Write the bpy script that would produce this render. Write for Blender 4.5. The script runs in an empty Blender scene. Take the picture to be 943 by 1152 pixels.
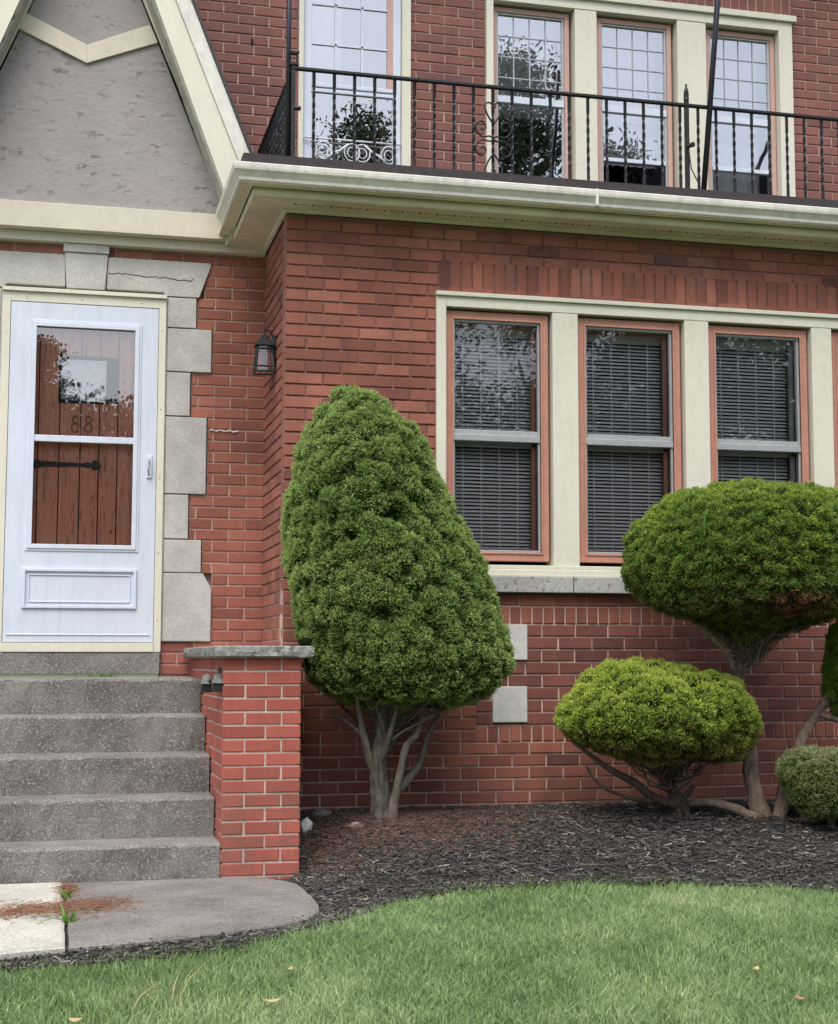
import bpy, math, random
import numpy as np
from mathutils import Vector, noise as mnoise
random.seed(7); RNG = np.random.default_rng(7)
sc = bpy.context.scene
COL = sc.collection
R = math.radians

# ------------------------------------------------------------------ camera
F_PX, PX, PY, YAW, PITCH = 1727.6, 499.86, 576.0, 0.2476, 0.0959
CAM = np.array((-1.2098, -8.394, 1.12))
_F = np.array([math.sin(YAW)*math.cos(PITCH), math.cos(YAW)*math.cos(PITCH), math.sin(PITCH)])
_R = np.array([math.cos(YAW), -math.sin(YAW), 0.0]); _U = np.cross(_R, _F)
def at(x, y, Y):
    """real-world (X, Z) of a point seen in the photograph that lies on the upright plane Y"""
    r = _F + _R*(x-PX)/F_PX + _U*(PY-y)/F_PX
    t = (Y-CAM[1])/r[1]; p = CAM + t*r
    return float(p[0]), float(p[2])

# ------------------------------------------------------------------ materials
MATS = {}
def new_mat(name):
    m = bpy.data.materials.new(name); m.use_nodes = True
    nt = m.node_tree; nt.nodes.clear()
    out = nt.nodes.new('ShaderNodeOutputMaterial'); b = nt.nodes.new('ShaderNodeBsdfPrincipled')
    nt.links.new(b.outputs[0], out.inputs[0])
    MATS[name] = m
    return m, nt, b, out
def N(nt, t, **kw):
    n = nt.nodes.new('ShaderNode'+t)
    for k, v in kw.items():
        if k in n.inputs.keys() if hasattr(n.inputs, 'keys') else False: n.inputs[k].default_value = v
        else: setattr(n, k, v)
    return n
def ramp(nt, src, stops, interp='LINEAR'):
    r = nt.nodes.new('ShaderNodeValToRGB'); r.color_ramp.interpolation = interp
    e = r.color_ramp.elements
    while len(e) < len(stops): e.new(0.5)
    for i, (p, c) in enumerate(stops):
        e[i].position = p; e[i].color = (*c, 1) if len(c) == 3 else c
    nt.links.new(src, r.inputs[0]); return r.outputs[0]
def tex(nt, scale, detail=4, rough=0.55, vec=None, kind='TexNoise', stretch=None):
    tc = nt.nodes.new('ShaderNodeTexCoord'); v = tc.outputs['Object']
    if stretch:
        mp = nt.nodes.new('ShaderNodeMapping'); mp.inputs['Scale'].default_value = stretch
        nt.links.new(v, mp.inputs[0]); v = mp.outputs[0]
    n = nt.nodes.new('ShaderNode'+kind); n.inputs['Scale'].default_value = scale
    if kind == 'TexNoise':
        n.inputs['Detail'].default_value = detail; n.inputs['Roughness'].default_value = rough
    nt.links.new(v, n.inputs['Vector'])
    return n.outputs[0]
def mixc(nt, a, b, fac, mode='MIX'):
    m = nt.nodes.new('ShaderNodeMix'); m.data_type = 'RGBA'; m.blend_type = mode
    for i, v in ((0, fac), (6, a), (7, b)):
        if isinstance(v, (int, float)): m.inputs[i].default_value = v
        elif isinstance(v, tuple): m.inputs[i].default_value = (*v, 1) if len(v) == 3 else v
        else: nt.links.new(v, m.inputs[i])
    return m.outputs[2]
def bump(nt, b, h, strength=0.4, dist=0.01, chain=None):
    n = nt.nodes.new('ShaderNodeBump'); n.inputs['Strength'].default_value = strength
    n.inputs['Distance'].default_value = dist
    nt.links.new(h, n.inputs['Height'])
    if chain is not None: nt.links.new(chain, n.inputs['Normal'])
    nt.links.new(n.outputs[0], b.inputs['Normal']); return n.outputs[0]
def setc(nt, b, c):
    if isinstance(c, tuple): b.inputs['Base Color'].default_value = (*c, 1)
    else: nt.links.new(c, b.inputs['Base Color'])

def brick_mat(name, stops, dirt=0.35, patina=None):
    m, nt, b, out = new_mat(name)
    g = nt.nodes.new('ShaderNodeNewGeometry')
    c = ramp(nt, g.outputs['Random Per Island'], stops)
    fine = ramp(nt, tex(nt, 90, 5, .7), [(0.3, (.72,.70,.70)), (0.62, (1.10,1.08,1.06))])
    c = mixc(nt, c, fine, .8, 'MULTIPLY')
    big = ramp(nt, tex(nt, 1.7, 4, .6), [(0.34, (1-dirt,1-dirt*1.0,1-dirt)), (0.6, (1.06,1.05,1.05))])
    c = mixc(nt, c, big, .8, 'MULTIPLY')
    st = ramp(nt, tex(nt, 4.5, 6, .7, stretch=(1,1,.35)), [(0.66, (0,0,0)), (0.83, (1,1,1))])
    c = mixc(nt, c, (.36,.27,.25), mixc(nt, (0,0,0), st, .35))
    sk = ramp(nt, tex(nt, 7, 6, .7, stretch=(1.6,1.6,.10)), [(.36, (.74,.73,.73)), (.52, (1,1,1))])
    c = mixc(nt, c, sk, .55, 'MULTIPLY')
    tz = nt.nodes.new('ShaderNodeTexCoord'); sz = nt.nodes.new('ShaderNodeSeparateXYZ'); nt.links.new(tz.outputs['Object'], sz.inputs[0])
    mz = nt.nodes.new('ShaderNodeMapRange'); mz.inputs[1].default_value = .62; mz.inputs[2].default_value = .22; mz.inputs[3].default_value = 0; mz.inputs[4].default_value = .75; nt.links.new(sz.outputs[2], mz.inputs[0])
    sp = nt.nodes.new('ShaderNodeMath'); sp.operation = 'MULTIPLY'; nt.links.new(mz.outputs[0], sp.inputs[0]); nt.links.new(ramp(nt, tex(nt, 11, 6, .75), [(.40, (0,0,0)), (.66, (1,1,1))]), sp.inputs[1])
    c = mixc(nt, c, (.13,.085,.07), sp.outputs[0])   # soil splashed on the lowest courses
    if patina:   # lime bloom on the courses just below the eaves
        p = ramp(nt, tex(nt, 2.6, 5, .7), [(0.52, (0,0,0)), (0.7, (1,1,1))])
        tc = nt.nodes.new('ShaderNodeTexCoord'); sx = nt.nodes.new('ShaderNodeSeparateXYZ')
        nt.links.new(tc.outputs['Object'], sx.inputs[0])
        mr = nt.nodes.new('ShaderNodeMapRange'); mr.inputs[1].default_value = 3.2; mr.inputs[2].default_value = 3.45
        nt.links.new(sx.outputs[2], mr.inputs[0])
        mm = nt.nodes.new('ShaderNodeMath'); mm.operation = 'MULTIPLY'
        nt.links.new(p, mm.inputs[0]); nt.links.new(mr.outputs[0], mm.inputs[1])
        m3 = nt.nodes.new('ShaderNodeMath'); m3.operation = 'MULTIPLY'; m3.inputs[1].default_value = .45
        nt.links.new(mm.outputs[0], m3.inputs[0])
        c = mixc(nt, c, (.30,.22,.22), m3.outputs[0])
    setc(nt, b, c); b.inputs['Roughness'].default_value = .82
    bump(nt, b, tex(nt, 160, 4, .7), .5, .003)
    return m
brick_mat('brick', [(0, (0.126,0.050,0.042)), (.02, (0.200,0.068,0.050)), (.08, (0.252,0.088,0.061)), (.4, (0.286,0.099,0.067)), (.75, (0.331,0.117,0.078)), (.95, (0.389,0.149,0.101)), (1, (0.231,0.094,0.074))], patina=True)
brick_mat('brick_panel_shaded', [(0, (0.137,0.053,0.044)), (.3, (0.194,0.068,0.053)), (.8, (0.231,0.080,0.061)), (1, (0.263,0.094,0.070))])  # darker copy of the bay brick: the panel's shade painted into its colour
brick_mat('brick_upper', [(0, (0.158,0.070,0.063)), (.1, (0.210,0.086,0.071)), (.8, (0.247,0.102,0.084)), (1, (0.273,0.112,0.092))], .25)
brick_mat('brick_pier', [(0, (0.304,0.077,0.053)), (.4, (0.378,0.097,0.065)), (.85, (0.430,0.112,0.076)), (1, (0.347,0.095,0.069))], .2)
def simple(name, col, rough=.6, noise=(60, .12), bmp=None, metal=0, var=None, big=None, streak=0):
    m, nt, b, out = new_mat(name)
    lo = tuple(max(0, v*(1-noise[1])) for v in col); hi = tuple(v*(1+noise[1]) for v in col)
    c = ramp(nt, tex(nt, noise[0], 5, .65), [(.3, lo), (.7, hi)])
    if big:
        c = mixc(nt, c, ramp(nt, tex(nt, big[0], 5, .65), [(.35, tuple([1-big[1]]*3)), (.62, (1,1,1))]), 1.0, 'MULTIPLY')
    if streak:   # rain streaks and grime
        c = mixc(nt, c, ramp(nt, tex(nt, 16, 5, .7, stretch=(1.2,1.2,.12)), [(.34, (1-streak,1-streak*1.05,1-streak*1.1)), (.5, (1,1,1))]), 1.0, 'MULTIPLY')
    if var:   # small flecks
        f = ramp(nt, tex(nt, var[0], 3, .6), [(var[1], (0,0,0)), (var[1]+.04, (1,1,1))])
        c = mixc(nt, c, var[2], f)
    setc(nt, b, c); b.inputs['Roughness'].default_value = rough; b.inputs['Metallic'].default_value = metal
    if bmp: bump(nt, b, tex(nt, bmp[0], 5, .65), bmp[1], bmp[2])
    return m
simple('mortar', (.46,.31,.26), .95, (40,.25), (220,.7,.003), big=(1.5,.3))
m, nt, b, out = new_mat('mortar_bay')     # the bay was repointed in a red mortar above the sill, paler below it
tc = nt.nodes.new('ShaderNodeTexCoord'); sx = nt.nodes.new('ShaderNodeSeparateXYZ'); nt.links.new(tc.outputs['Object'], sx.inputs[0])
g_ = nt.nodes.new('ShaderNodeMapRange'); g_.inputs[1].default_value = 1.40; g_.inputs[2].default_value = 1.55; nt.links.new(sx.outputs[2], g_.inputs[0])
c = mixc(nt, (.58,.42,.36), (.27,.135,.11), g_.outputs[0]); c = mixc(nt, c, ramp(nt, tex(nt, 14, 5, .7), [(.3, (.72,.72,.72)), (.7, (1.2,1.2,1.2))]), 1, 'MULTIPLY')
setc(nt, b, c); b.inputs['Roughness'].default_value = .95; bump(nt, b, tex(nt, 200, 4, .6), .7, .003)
simple('mortar_pier', (.50,.40,.345), .95, (40,.2), (200,.7,.003))
simple('cream', (.66,.64,.525), .5, (30,.05), (60,.2,.002), big=(2.2,.06), streak=.04)
simple('cream_soffit', (.70,.65,.49), .6, (30,.08), (60,.15,.002), big=(3,.2))
simple('beige', (.60,.55,.44), .6, (14,.06), (70,.2,.002), big=(3,.12))
simple('peeling_paint', (.40,.385,.33), .8, (22,.18), (50,.6,.004), var=(14,.62,(.16,.15,.15)))
simple('gutter_paint', (.70,.68,.61), .38, (20,.06), (8,.2,.004), big=(5,.12), streak=.14)
simple('terracotta', (.48,.225,.16), .55, (35,.12), (90,.2,.002), big=(3,.15))
simple('pink_trim', (.50,.32,.27), .55, (35,.1), (90,.2,.002))
simple('stone', (.50,.49,.455), .85, (45,.12), (70,.8,.005), var=(60,.66,(.33,.32,.30)), big=(4,.24))
simple('stone_pale', (.62,.61,.58), .85, (45,.10), (90,.6,.004), big=(5,.15))
simple('stone_sill', (.38,.38,.365), .85, (50,.2), (120,.5,.003), var=(30,.6,(.17,.17,.17)), big=(2.5,.3))
simple('stone_cap', (.27,.27,.25), .9, (30,.35), (45,1,.012), var=(18,.58,(.12,.125,.105)), big=(6,.35))
simple('concrete', (.225,.212,.195), .93, (110,.42), (130,1,.008), var=(95,.57,(.33,.31,.28)), big=(3.2,.45))
simple('concrete_walk', (.25,.228,.205), .93, (70,.42), (90,1,.010), var=(110,.62,(.38,.35,.32)), big=(3.1,.42))
simple('concrete_pale', (.55,.53,.46), .93, (80,.32), (110,1,.006), var=(60,.62,(.33,.31,.27)), big=(2.5,.25))
m, nt, b, out = new_mat('stucco')
c = ramp(nt, tex(nt, 2.5, 5, .6), [(.3, (.285,.262,.26)), (.7, (.335,.31,.302))])
msk = ramp(nt, tex(nt, 6, 3, .5), [(.42, (0,0,0)), (.6, (1,1,1))])
dash = ramp(nt, tex(nt, 21, 4, .6, stretch=(.55,1,1.3)), [(.37, (.55,.53,.53)), (.42, (1,1,1))])
c = mixc(nt, c, mixc(nt, (1,1,1), dash, msk), 1.0, 'MULTIPLY'); setc(nt, b, c); b.inputs['Roughness'].default_value = .95
b1 = bump(nt, b, tex(nt, 15, 6, .66, stretch=(.85,1,1)), .7, .014); bump(nt, b, tex(nt, 260, 3, .6), .35, .002, chain=b1)
simple('white_door', (.60,.66,.75), .35, (30,.03), big=(2,.07), streak=.08)
simple('iron', (.018,.018,.021), .5, (60,.4), (120,.5,.002), metal=.3)
simple('iron_rust', (.03,.024,.022), .6, (30,.5), (60,.5,.003))
simple('pole_black', (.018,.02,.028), .35, (30,.2))
simple('roof_edge', (.022,.017,.018), .85, (50,.4), (90,.8,.004))
simple('roof_shingle', (.06,.055,.055), .9, (50,.3), (90,.8,.004))
simple('lantern_metal', (.035,.042,.042), .45, (80,.5), (90,.5,.002), metal=.5)
simple('spot_metal', (.10,.10,.09), .5, (80,.7), (90,.5,.002), metal=.3)
simple('spot_black', (.012,.012,.012), .4)
simple('grille_white', (.62,.63,.66), .5)
simple('blind', (.86,.86,.86), .6, (10,.05))
simple('blue_grey', (.20,.23,.28), .8, (12,.5)); simple('grid_lead', (.40,.43,.48), .6); simple('curtain', (.80,.81,.85), .8, (6,.08))
simple('aluminium', (.42,.43,.43), .4, (20,.1), metal=.4)
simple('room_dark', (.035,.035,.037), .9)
simple('screen_mesh', (.02,.02,.022), .8)
simple('hole_black', (.006,.006,.006), .9)
simple('plastic_white', (.62,.64,.66), .4, (20,.1), (20,.6,.01))
simple('rock_grey', (.16,.16,.16), .9, (20,.3), (30,.8,.01))
simple('rock_pale', (.36,.31,.27), .9, (20,.2), (30,.8,.01))
simple('brass', (.36,.17,.10), .5)
simple('house_far', (.35,.33,.30), .8); simple('far_leaf', (.085,.105,.06), .9, (2,.5))
simple('asphalt', (.05,.05,.052), .9, (60,.3), (100,.5,.004))
simple('white_patch', (.55,.5,.46), .9, (60,.2))
simple('dead_twig', (.13,.095,.075), .9, (30,.3))

# planks of the inner door: long cracks and seams
m, nt, b, out = new_mat('plank')
g = nt.nodes.new('ShaderNodeNewGeometry')
c = ramp(nt, g.outputs['Random Per Island'], [(0, (.78,.33,.225)), (1, (.84,.38,.26))])
cr = ramp(nt, tex(nt, 9, 3, .5, stretch=(3.2,1,.22)), [(.486, (1,1,1)), (.5, (.28,.25,.24)), (.514, (1,1,1))])
c = mixc(nt, c, cr, .85, 'MULTIPLY')
c = mixc(nt, c, ramp(nt, tex(nt, 40, 4, .6, stretch=(1,1,.08)), [(.3, (.8,.8,.8)), (.7, (1.1,1.1,1.1))]), .7, 'MULTIPLY')
setc(nt, b, c); b.inputs['Roughness'].default_value = .55
bump(nt, b, cr, .6, .004)

def glass_mat(name, refl, tint=(.9,.93,.95), rough=0.0):
    m = bpy.data.materials.new(name); m.use_nodes = True; nt = m.node_tree; nt.nodes.clear(); MATS[name] = m
    out = nt.nodes.new('ShaderNodeOutputMaterial'); mx = nt.nodes.new('ShaderNodeMixShader')
    tr = nt.nodes.new('ShaderNodeBsdfTransparent'); gl = nt.nodes.new('ShaderNodeBsdfGlossy')
    tr.inputs[0].default_value = (*tint, 1); gl.inputs['Roughness'].default_value = rough
    gl.inputs['Color'].default_value = (1,1,1,1)
    fr = nt.nodes.new('ShaderNodeFresnel'); fr.inputs[0].default_value = 1.5
    ad = nt.nodes.new('ShaderNodeMath'); ad.operation = 'MULTIPLY_ADD'; ad.inputs[1].default_value = 1.0; ad.inputs[2].default_value = refl
    bp = nt.nodes.new('ShaderNodeBump'); bp.inputs['Strength'].default_value = .22; bp.inputs['Distance'].default_value = .004
    nt.links.new(tex(nt, 2.5, 2, .5), bp.inputs['Height'])
    nt.links.new(bp.outputs[0], gl.inputs['Normal'])
    ad.use_clamp = True
    nt.links.new(fr.outputs[0], ad.inputs[0]); nt.links.new(ad.outputs[0], mx.inputs[0])
    nt.links.new(tr.outputs[0], mx.inputs[1]); nt.links.new(gl.outputs[0], mx.inputs[2]); nt.links.new(mx.outputs[0], out.inputs[0])
glass_mat('glass_upper', .46, (1,1,1)); glass_mat('glass_storm', .085, (.95,.97,1)); glass_mat('glass_screen', -.035, (.86,.86,.87)); glass_mat('glass_door', .19, (1,1,1))

def bark(name, c1, c2):
    m, nt, b, out = new_mat(name)
    c = ramp(nt, tex(nt, 26, 7, .7, stretch=(1.6,1.6,.35)), [(.32, c1), (.62, c2)])
    c = mixc(nt, c, ramp(nt, tex(nt, 9, 4, .6), [(.35, (.7,.7,.7)), (.65, (1.15,1.12,1.1))]), 1, 'MULTIPLY')
    setc(nt, b, c); b.inputs['Roughness'].default_value = .95
    bump(nt, b, tex(nt, 30, 7, .7, stretch=(1.6,1.6,.35)), 1, .012)
bark('bark_grey', (.045,.04,.033), (.23,.22,.18)); bark('bark_dark', (.04,.028,.02), (.13,.095,.07))
bark('bark_branch', (.11,.09,.07), (.26,.225,.185))
bark('bark_yew', (.10,.072,.052), (.30,.225,.17))

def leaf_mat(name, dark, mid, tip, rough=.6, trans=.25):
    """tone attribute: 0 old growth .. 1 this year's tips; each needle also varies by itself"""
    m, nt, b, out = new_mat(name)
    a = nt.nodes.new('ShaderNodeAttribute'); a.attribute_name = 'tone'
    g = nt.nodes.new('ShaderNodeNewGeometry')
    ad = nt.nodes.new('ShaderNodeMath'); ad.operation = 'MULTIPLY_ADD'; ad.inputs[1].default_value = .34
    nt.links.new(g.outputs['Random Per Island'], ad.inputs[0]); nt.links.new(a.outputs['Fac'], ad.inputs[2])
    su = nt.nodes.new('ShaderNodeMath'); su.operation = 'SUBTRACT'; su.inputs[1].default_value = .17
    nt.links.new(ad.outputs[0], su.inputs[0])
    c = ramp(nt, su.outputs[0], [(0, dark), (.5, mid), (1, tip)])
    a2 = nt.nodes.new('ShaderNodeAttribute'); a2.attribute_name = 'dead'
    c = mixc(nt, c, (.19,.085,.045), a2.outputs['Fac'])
    setc(nt, b, c); b.inputs['Roughness'].default_value = rough; b.inputs['Specular IOR Level'].default_value = .25
    t = nt.nodes.new('ShaderNodeBsdfTranslucent'); nt.links.new(c, t.inputs[0])
    mx = nt.nodes.new('ShaderNodeMixShader'); mx.inputs[0].default_value = trans
    nt.links.new(b.outputs[0], mx.inputs[1]); nt.links.new(t.outputs[0], mx.inputs[2]); nt.links.new(mx.outputs[0], out.inputs[0])
leaf_mat('spruce_needles', (.07,.135,.034), (.27,.385,.10), (.50,.59,.22))
leaf_mat('yew_needles', (.042,.10,.018), (.16,.26,.038), (.40,.50,.085))
leaf_mat('yew_bright', (.065,.13,.02), (.26,.365,.05), (.58,.64,.13))
leaf_mat('yew_pale', (.10,.13,.045), (.23,.28,.09), (.50,.50,.30))
leaf_mat('grass_blade', (.115,.20,.075), (.255,.375,.15), (.48,.57,.31), .5, .3)
leaf_mat('weed_leaf', (.05,.12,.02), (.10,.2,.03), (.2,.3,.06))
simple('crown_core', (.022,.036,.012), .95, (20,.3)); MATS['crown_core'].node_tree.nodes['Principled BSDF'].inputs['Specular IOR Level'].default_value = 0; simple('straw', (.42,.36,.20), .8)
m, nt, b, out = new_mat('lawn_soil')
c = ramp(nt, tex(nt, 30, 6, .7), [(.3, (.05,.075,.022)), (.7, (.10,.14,.045))]); setc(nt, b, c); b.inputs['Roughness'].default_value = 1
m, nt, b, out = new_mat('bed_soil')
c = ramp(nt, tex(nt, 60, 7, .75), [(.3, (.018,.016,.014)), (.7, (.065,.056,.050))])

setc(nt, b, c); b.inputs['Roughness'].default_value = 1; bump(nt, b, tex(nt, 60, 6, .7), 1, .02)
m, nt, b, out = new_mat('mulch')
g = nt.nodes.new('ShaderNodeNewGeometry')
c = ramp(nt, g.outputs['Random Per Island'], [(0, (.018,.016,.015)), (.5, (.046,.041,.037)), (.86, (.10,.090,.08)), (.97, (.18,.16,.14)), (1, (.40,.37,.33))])
setc(nt, b, c); b.inputs['Roughness'].default_value = .8
m, nt, b, out = new_mat('dry_needles')
g = nt.nodes.new('ShaderNodeNewGeometry')
c = ramp(nt, g.outputs['Random Per Island'], [(0, (.09,.04,.025)), (.6, (.22,.095,.05)), (1, (.36,.19,.11))]); setc(nt, b, c); b.inputs['Roughness'].default_value = .9
m, nt, b, out = new_mat('needle_litter')
g = nt.nodes.new('ShaderNodeNewGeometry')
c = ramp(nt, g.outputs['Random Per Island'], [(0, (.06,.034,.024)), (.6, (.145,.080,.055)), (1, (.28,.175,.125))]); setc(nt, b, c); b.inputs['Roughness'].default_value = .9

# ------------------------------------------------------------------ object helpers
def tag(o, label=None, cat=None, group=None, kind=None):
    if label: o['label'] = label
    if cat: o['category'] = cat
    if group: o['group'] = group
    if kind: o['kind'] = kind
    return o
def empty(name, loc, label=None, cat=None, group=None):
    o = bpy.data.objects.new(name, None); COL.objects.link(o); o.location = loc; o.empty_display_size = .1
    return tag(o, label, cat, group)
def wpos(o):
    v = Vector((0,0,0))
    while o is not None: v += o.location; o = o.parent
    return v
class MB:
    def __init__(s): s.v = []; s.f = []; s.m = []; s.mats = []
    def mi(s, name):
        if name not in s.mats: s.mats.append(name)
        return s.mats.index(name)
    def add(s, vs, fs, mat):
        k = len(s.v); s.v += [tuple(p) for p in vs]; mi = s.mi(mat)
        for f in fs: s.f.append([k+i for i in f]); s.m.append(mi)
    def box(s, x0, x1, y0, y1, z0, z1, mat):
        vs = [(x,y,z) for z in (z0,z1) for y in (y0,y1) for x in (x0,x1)]
        s.add(vs, [(0,2,3,1),(4,5,7,6),(0,1,5,4),(2,6,7,3),(0,4,6,2),(1,3,7,5)], mat)
    def prism(s, pts, y0, y1, mat):
        """polygon of (x, z) pulled from y0 to y1"""
        n = len(pts); a = sum(pts[i][0]*pts[(i+1)%n][1]-pts[(i+1)%n][0]*pts[i][1] for i in range(n))
        if a < 0: pts = pts[::-1]
        if y0 > y1: y0, y1 = y1, y0
        vs = [(x,y0,z) for x,z in pts]+[(x,y1,z) for x,z in pts]
        fs = [tuple(range(n)), tuple(range(2*n-1, n-1, -1))]+[(i, i+n, (i+1)%n+n, (i+1)%n) for i in range(n)]
        s.add(vs, fs, mat)
    def tube(s, pts, rad, mat, seg=6, closed=False, square=False):
        pts = [Vector(p) for p in pts]; n = len(pts)
        if not isinstance(rad, (list, tuple)): rad = [rad]*n
        vs = []; prev = None
        for i, p in enumerate(pts):
            a = pts[i-1] if (i > 0 or closed) else p; c = pts[(i+1)%n] if (i < n-1 or closed) else p
            t = (c-a).normalized()
            if prev is None:
                ref = Vector((0,0,1)) if abs(t.z) < .9 else Vector((1,0,0))
                u = t.cross(ref).normalized()
            else: u = (prev-t*prev.dot(t)).normalized()
            prev = u; w = t.cross(u)
            for k in range(seg):
                an = 2*math.pi*k/seg+(math.pi/4 if square else 0)
                vs.append(p+(u*math.cos(an)+w*math.sin(an))*rad[i])
        fs = []
        for i in range(n if closed else n-1):
            for k in range(seg):
                a = i*seg+k; b_ = i*seg+(k+1)%seg; c = ((i+1)%n)*seg+(k+1)%seg; d = ((i+1)%n)*seg+k
                fs.append((a,b_,c,d))
        if not closed: fs += [tuple(range(seg-1,-1,-1)), tuple((n-1)*seg+k for k in range(seg))]
        s.add(vs, fs, mat)
    def build(s, name, parent=None, bevel=0, smooth=False):
        me = bpy.data.meshes.new(name); off = wpos(parent) if parent else Vector((0,0,0))
        me.from_pydata([tuple(Vector(p)-off) for p in s.v], [], s.f)
        for mn in s.mats: me.materials.append(MATS[mn])
        me.polygons.foreach_set('material_index', s.m)
        if smooth: me.polygons.foreach_set('use_smooth', [True]*len(s.f))
        me.update()
        o = bpy.data.objects.new(name, me); COL.objects.link(o)
        if parent: o.parent = parent
        if bevel:
            bv = o.modifiers.new('bevel', 'BEVEL'); bv.width = bevel; bv.segments = 2; bv.limit_method = 'ANGLE'
        return o
def sheet_pane(mb, x0, x1, y0, y1, z0, z1, mat):
    mb.add([(x0,y0,z0),(x1,y0,z0),(x1,y0,z1),(x0,y0,z1)], [(0,1,2,3)], mat)
def np_mesh(name, V, Fq, mat, parent=None, attrs=None, kind=None):
    """fast mesh from numpy arrays; V (n,3), Fq (m,k)"""
    me = bpy.data.meshes.new(name); off = wpos(parent) if parent else Vector((0,0,0))
    V = V - np.array(off)
    me.vertices.add(len(V)); me.vertices.foreach_set('co', V.astype(np.float32).ravel())
    k = Fq.shape[1]; me.loops.add(Fq.size); me.loops.foreach_set('vertex_index', Fq.astype(np.int32).ravel())
    me.polygons.add(len(Fq)); me.polygons.foreach_set('loop_start', np.arange(0, Fq.size, k, dtype=np.int32))
    me.polygons.foreach_set('loop_total', np.full(len(Fq), k, dtype=np.int32))
    me.update(calc_edges=True)
    for an, arr in (attrs or {}).items():
        a = me.attributes.new(an, 'FLOAT', 'POINT'); a.data.foreach_set('value', arr.astype(np.float32))
    me.materials.append(MATS[mat])
    o = bpy.data.objects.new(name, me); COL.objects.link(o)
    if parent: o.parent = parent
    if kind: o['kind'] = kind
    return o

# ------------------------------------------------------------------ brickwork
H = .0677; BP = .1996; JT = .0105; Z0 = 3.5301; D = .928; YU = 1.399
class Wall:
    """a plane of bricks: origin o, unit direction u along the wall, n towards the outside"""
    def __init__(s, o, u, n): s.o = Vector(o); s.u = Vector(u); s.n = Vector(n)
    def p(s, a, z, d=0): return s.o+s.u*a+s.n*d+Vector((0,0,z-s.o.z))
def add_brick(mb, w, a0, a1, z0, z1, mat, depth=.018, rnd=True):
    if a1-a0 < .012 or z1-z0 < .012: return
    j = (lambda s: random.uniform(-s, s)) if rnd else (lambda s: 0)
    a0 += j(.0012); a1 += j(.0012); z0 += j(.0009); z1 += j(.0009)
    d = j(.0016); t1 = j(.0008); t2 = j(.0008); c = .0028
    o = [(a0,z0),(a1,z0),(a1,z1),(a0,z1)]; i = [(a0+c,z0+c),(a1-c,z0+c),(a1-c,z1-c),(a0+c,z1-c)]
    tt = [t1+t2, -t1+t2, -t1-t2, t1-t2]
    vs = [w.p(a,z,-depth) for a,z in o]+[w.p(a,z,d-c+t) for (a,z),t in zip(o,tt)]+[w.p(a,z,d+t) for (a,z),t in zip(i,tt)]
    fs = []
    for k in range(4):
        l = (k+1)%4
        fs += [(k,l,l+4,k+4),(k+4,l+4,l+8,k+8)]
    fs.append((8,9,10,11))
    if w.u.cross(Vector((0,0,1))).dot(w.n) < 0: fs = [f[::-1] for f in fs]
    mb.add(vs, fs, mat)
def brick_wall(w, a0, a1, z0, z1, holes=(), special=(), mat='brick', mortar='mortar', h=H, bp=BP, zref=Z0, first=.1, parent=None, name='wall', thick=.12, zones=(), panes=(), mdep=.0070):
    mb = MB(); cuts = list(holes)+[sp[:4] for sp in special]
    k1 = math.floor((zref-z0)/h)+1; k0 = math.floor((zref-z1)/h)
    for k in range(k0, k1+1):
        zt = zref-k*h; zb = zt-h
        lo = max(zb, z0); hi = min(zt, z1)
        if hi-lo < .015: continue
        segs = [(a0, a1)]; zc = (lo+hi)/2
        for (h0,h1,g0,g1) in cuts:
            if g0 < zc < g1:
                ns = []
                for (s0,s1) in segs:
                    if h1 <= s0 or h0 >= s1: ns.append((s0,s1)); continue
                    if h0 > s0: ns.append((s0,h0))
                    if h1 < s1: ns.append((h1,s1))
                segs = ns
        ph = first if k%2 else first+bp/2
        for (s0,s1) in segs:
            x = a0+ph-bp*math.ceil((a0+ph-s0)/bp)
            pts = [s0]
            while x < s1-.02:
                if x > s0+.02: pts.append(x+random.uniform(-.003,.003))
                x += bp
            pts.append(s1)
            for i in range(len(pts)-1):
                l = pts[i]+(JT/2 if i else (0 if s0 == a0 else JT*.3)); r = pts[i+1]-(JT/2 if i+1 < len(pts)-1 else (0 if s1 == a1 else JT*.3))
                mt = mat
                for (q0,q1,r0,r1,qm) in zones:
                    if q0 < (l+r)/2 < q1 and r0 < zc < r1: mt = qm
                add_brick(mb, w, l, r, lo+JT/2, hi-JT/2, mt)
    for (s0,s1,g0,g1,pitch) in special:   # bricks standing on end
        n = max(1, round((s1-s0)/pitch)); pp = (s1-s0)/n
        for i in range(n):
            add_brick(mb, w, s0+i*pp+JT/2, s0+(i+1)*pp-JT/2, g0+JT/2, g1-JT/2, mat)
    us = sorted({a0,a1}|{v for q in holes for v in q[:2] if a0 < v < a1}); zs = sorted({z0,z1}|{v for q in holes for v in q[2:4] if z0 < v < z1})
    for i in range(len(us)-1):
        for j in range(len(zs)-1):
            uc = (us[i]+us[i+1])/2; zc = (zs[j]+zs[j+1])/2
            if any(q[0] < uc < q[1] and q[2] < zc < q[3] for q in holes): continue
            A = [w.p(us[i],zs[j],-mdep), w.p(us[i+1],zs[j],-mdep), w.p(us[i+1],zs[j+1],-mdep), w.p(us[i],zs[j+1],-mdep)]
            Bk = [p-w.n*thick for p in A]
            mb.add(A+Bk, [(0,1,2,3),(7,6,5,4),(0,4,5,1),(1,5,6,2),(2,6,7,3),(3,7,4,0)], mortar)
    for q in panes: mb.add(*q)
    return mb.build(name, parent)

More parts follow.
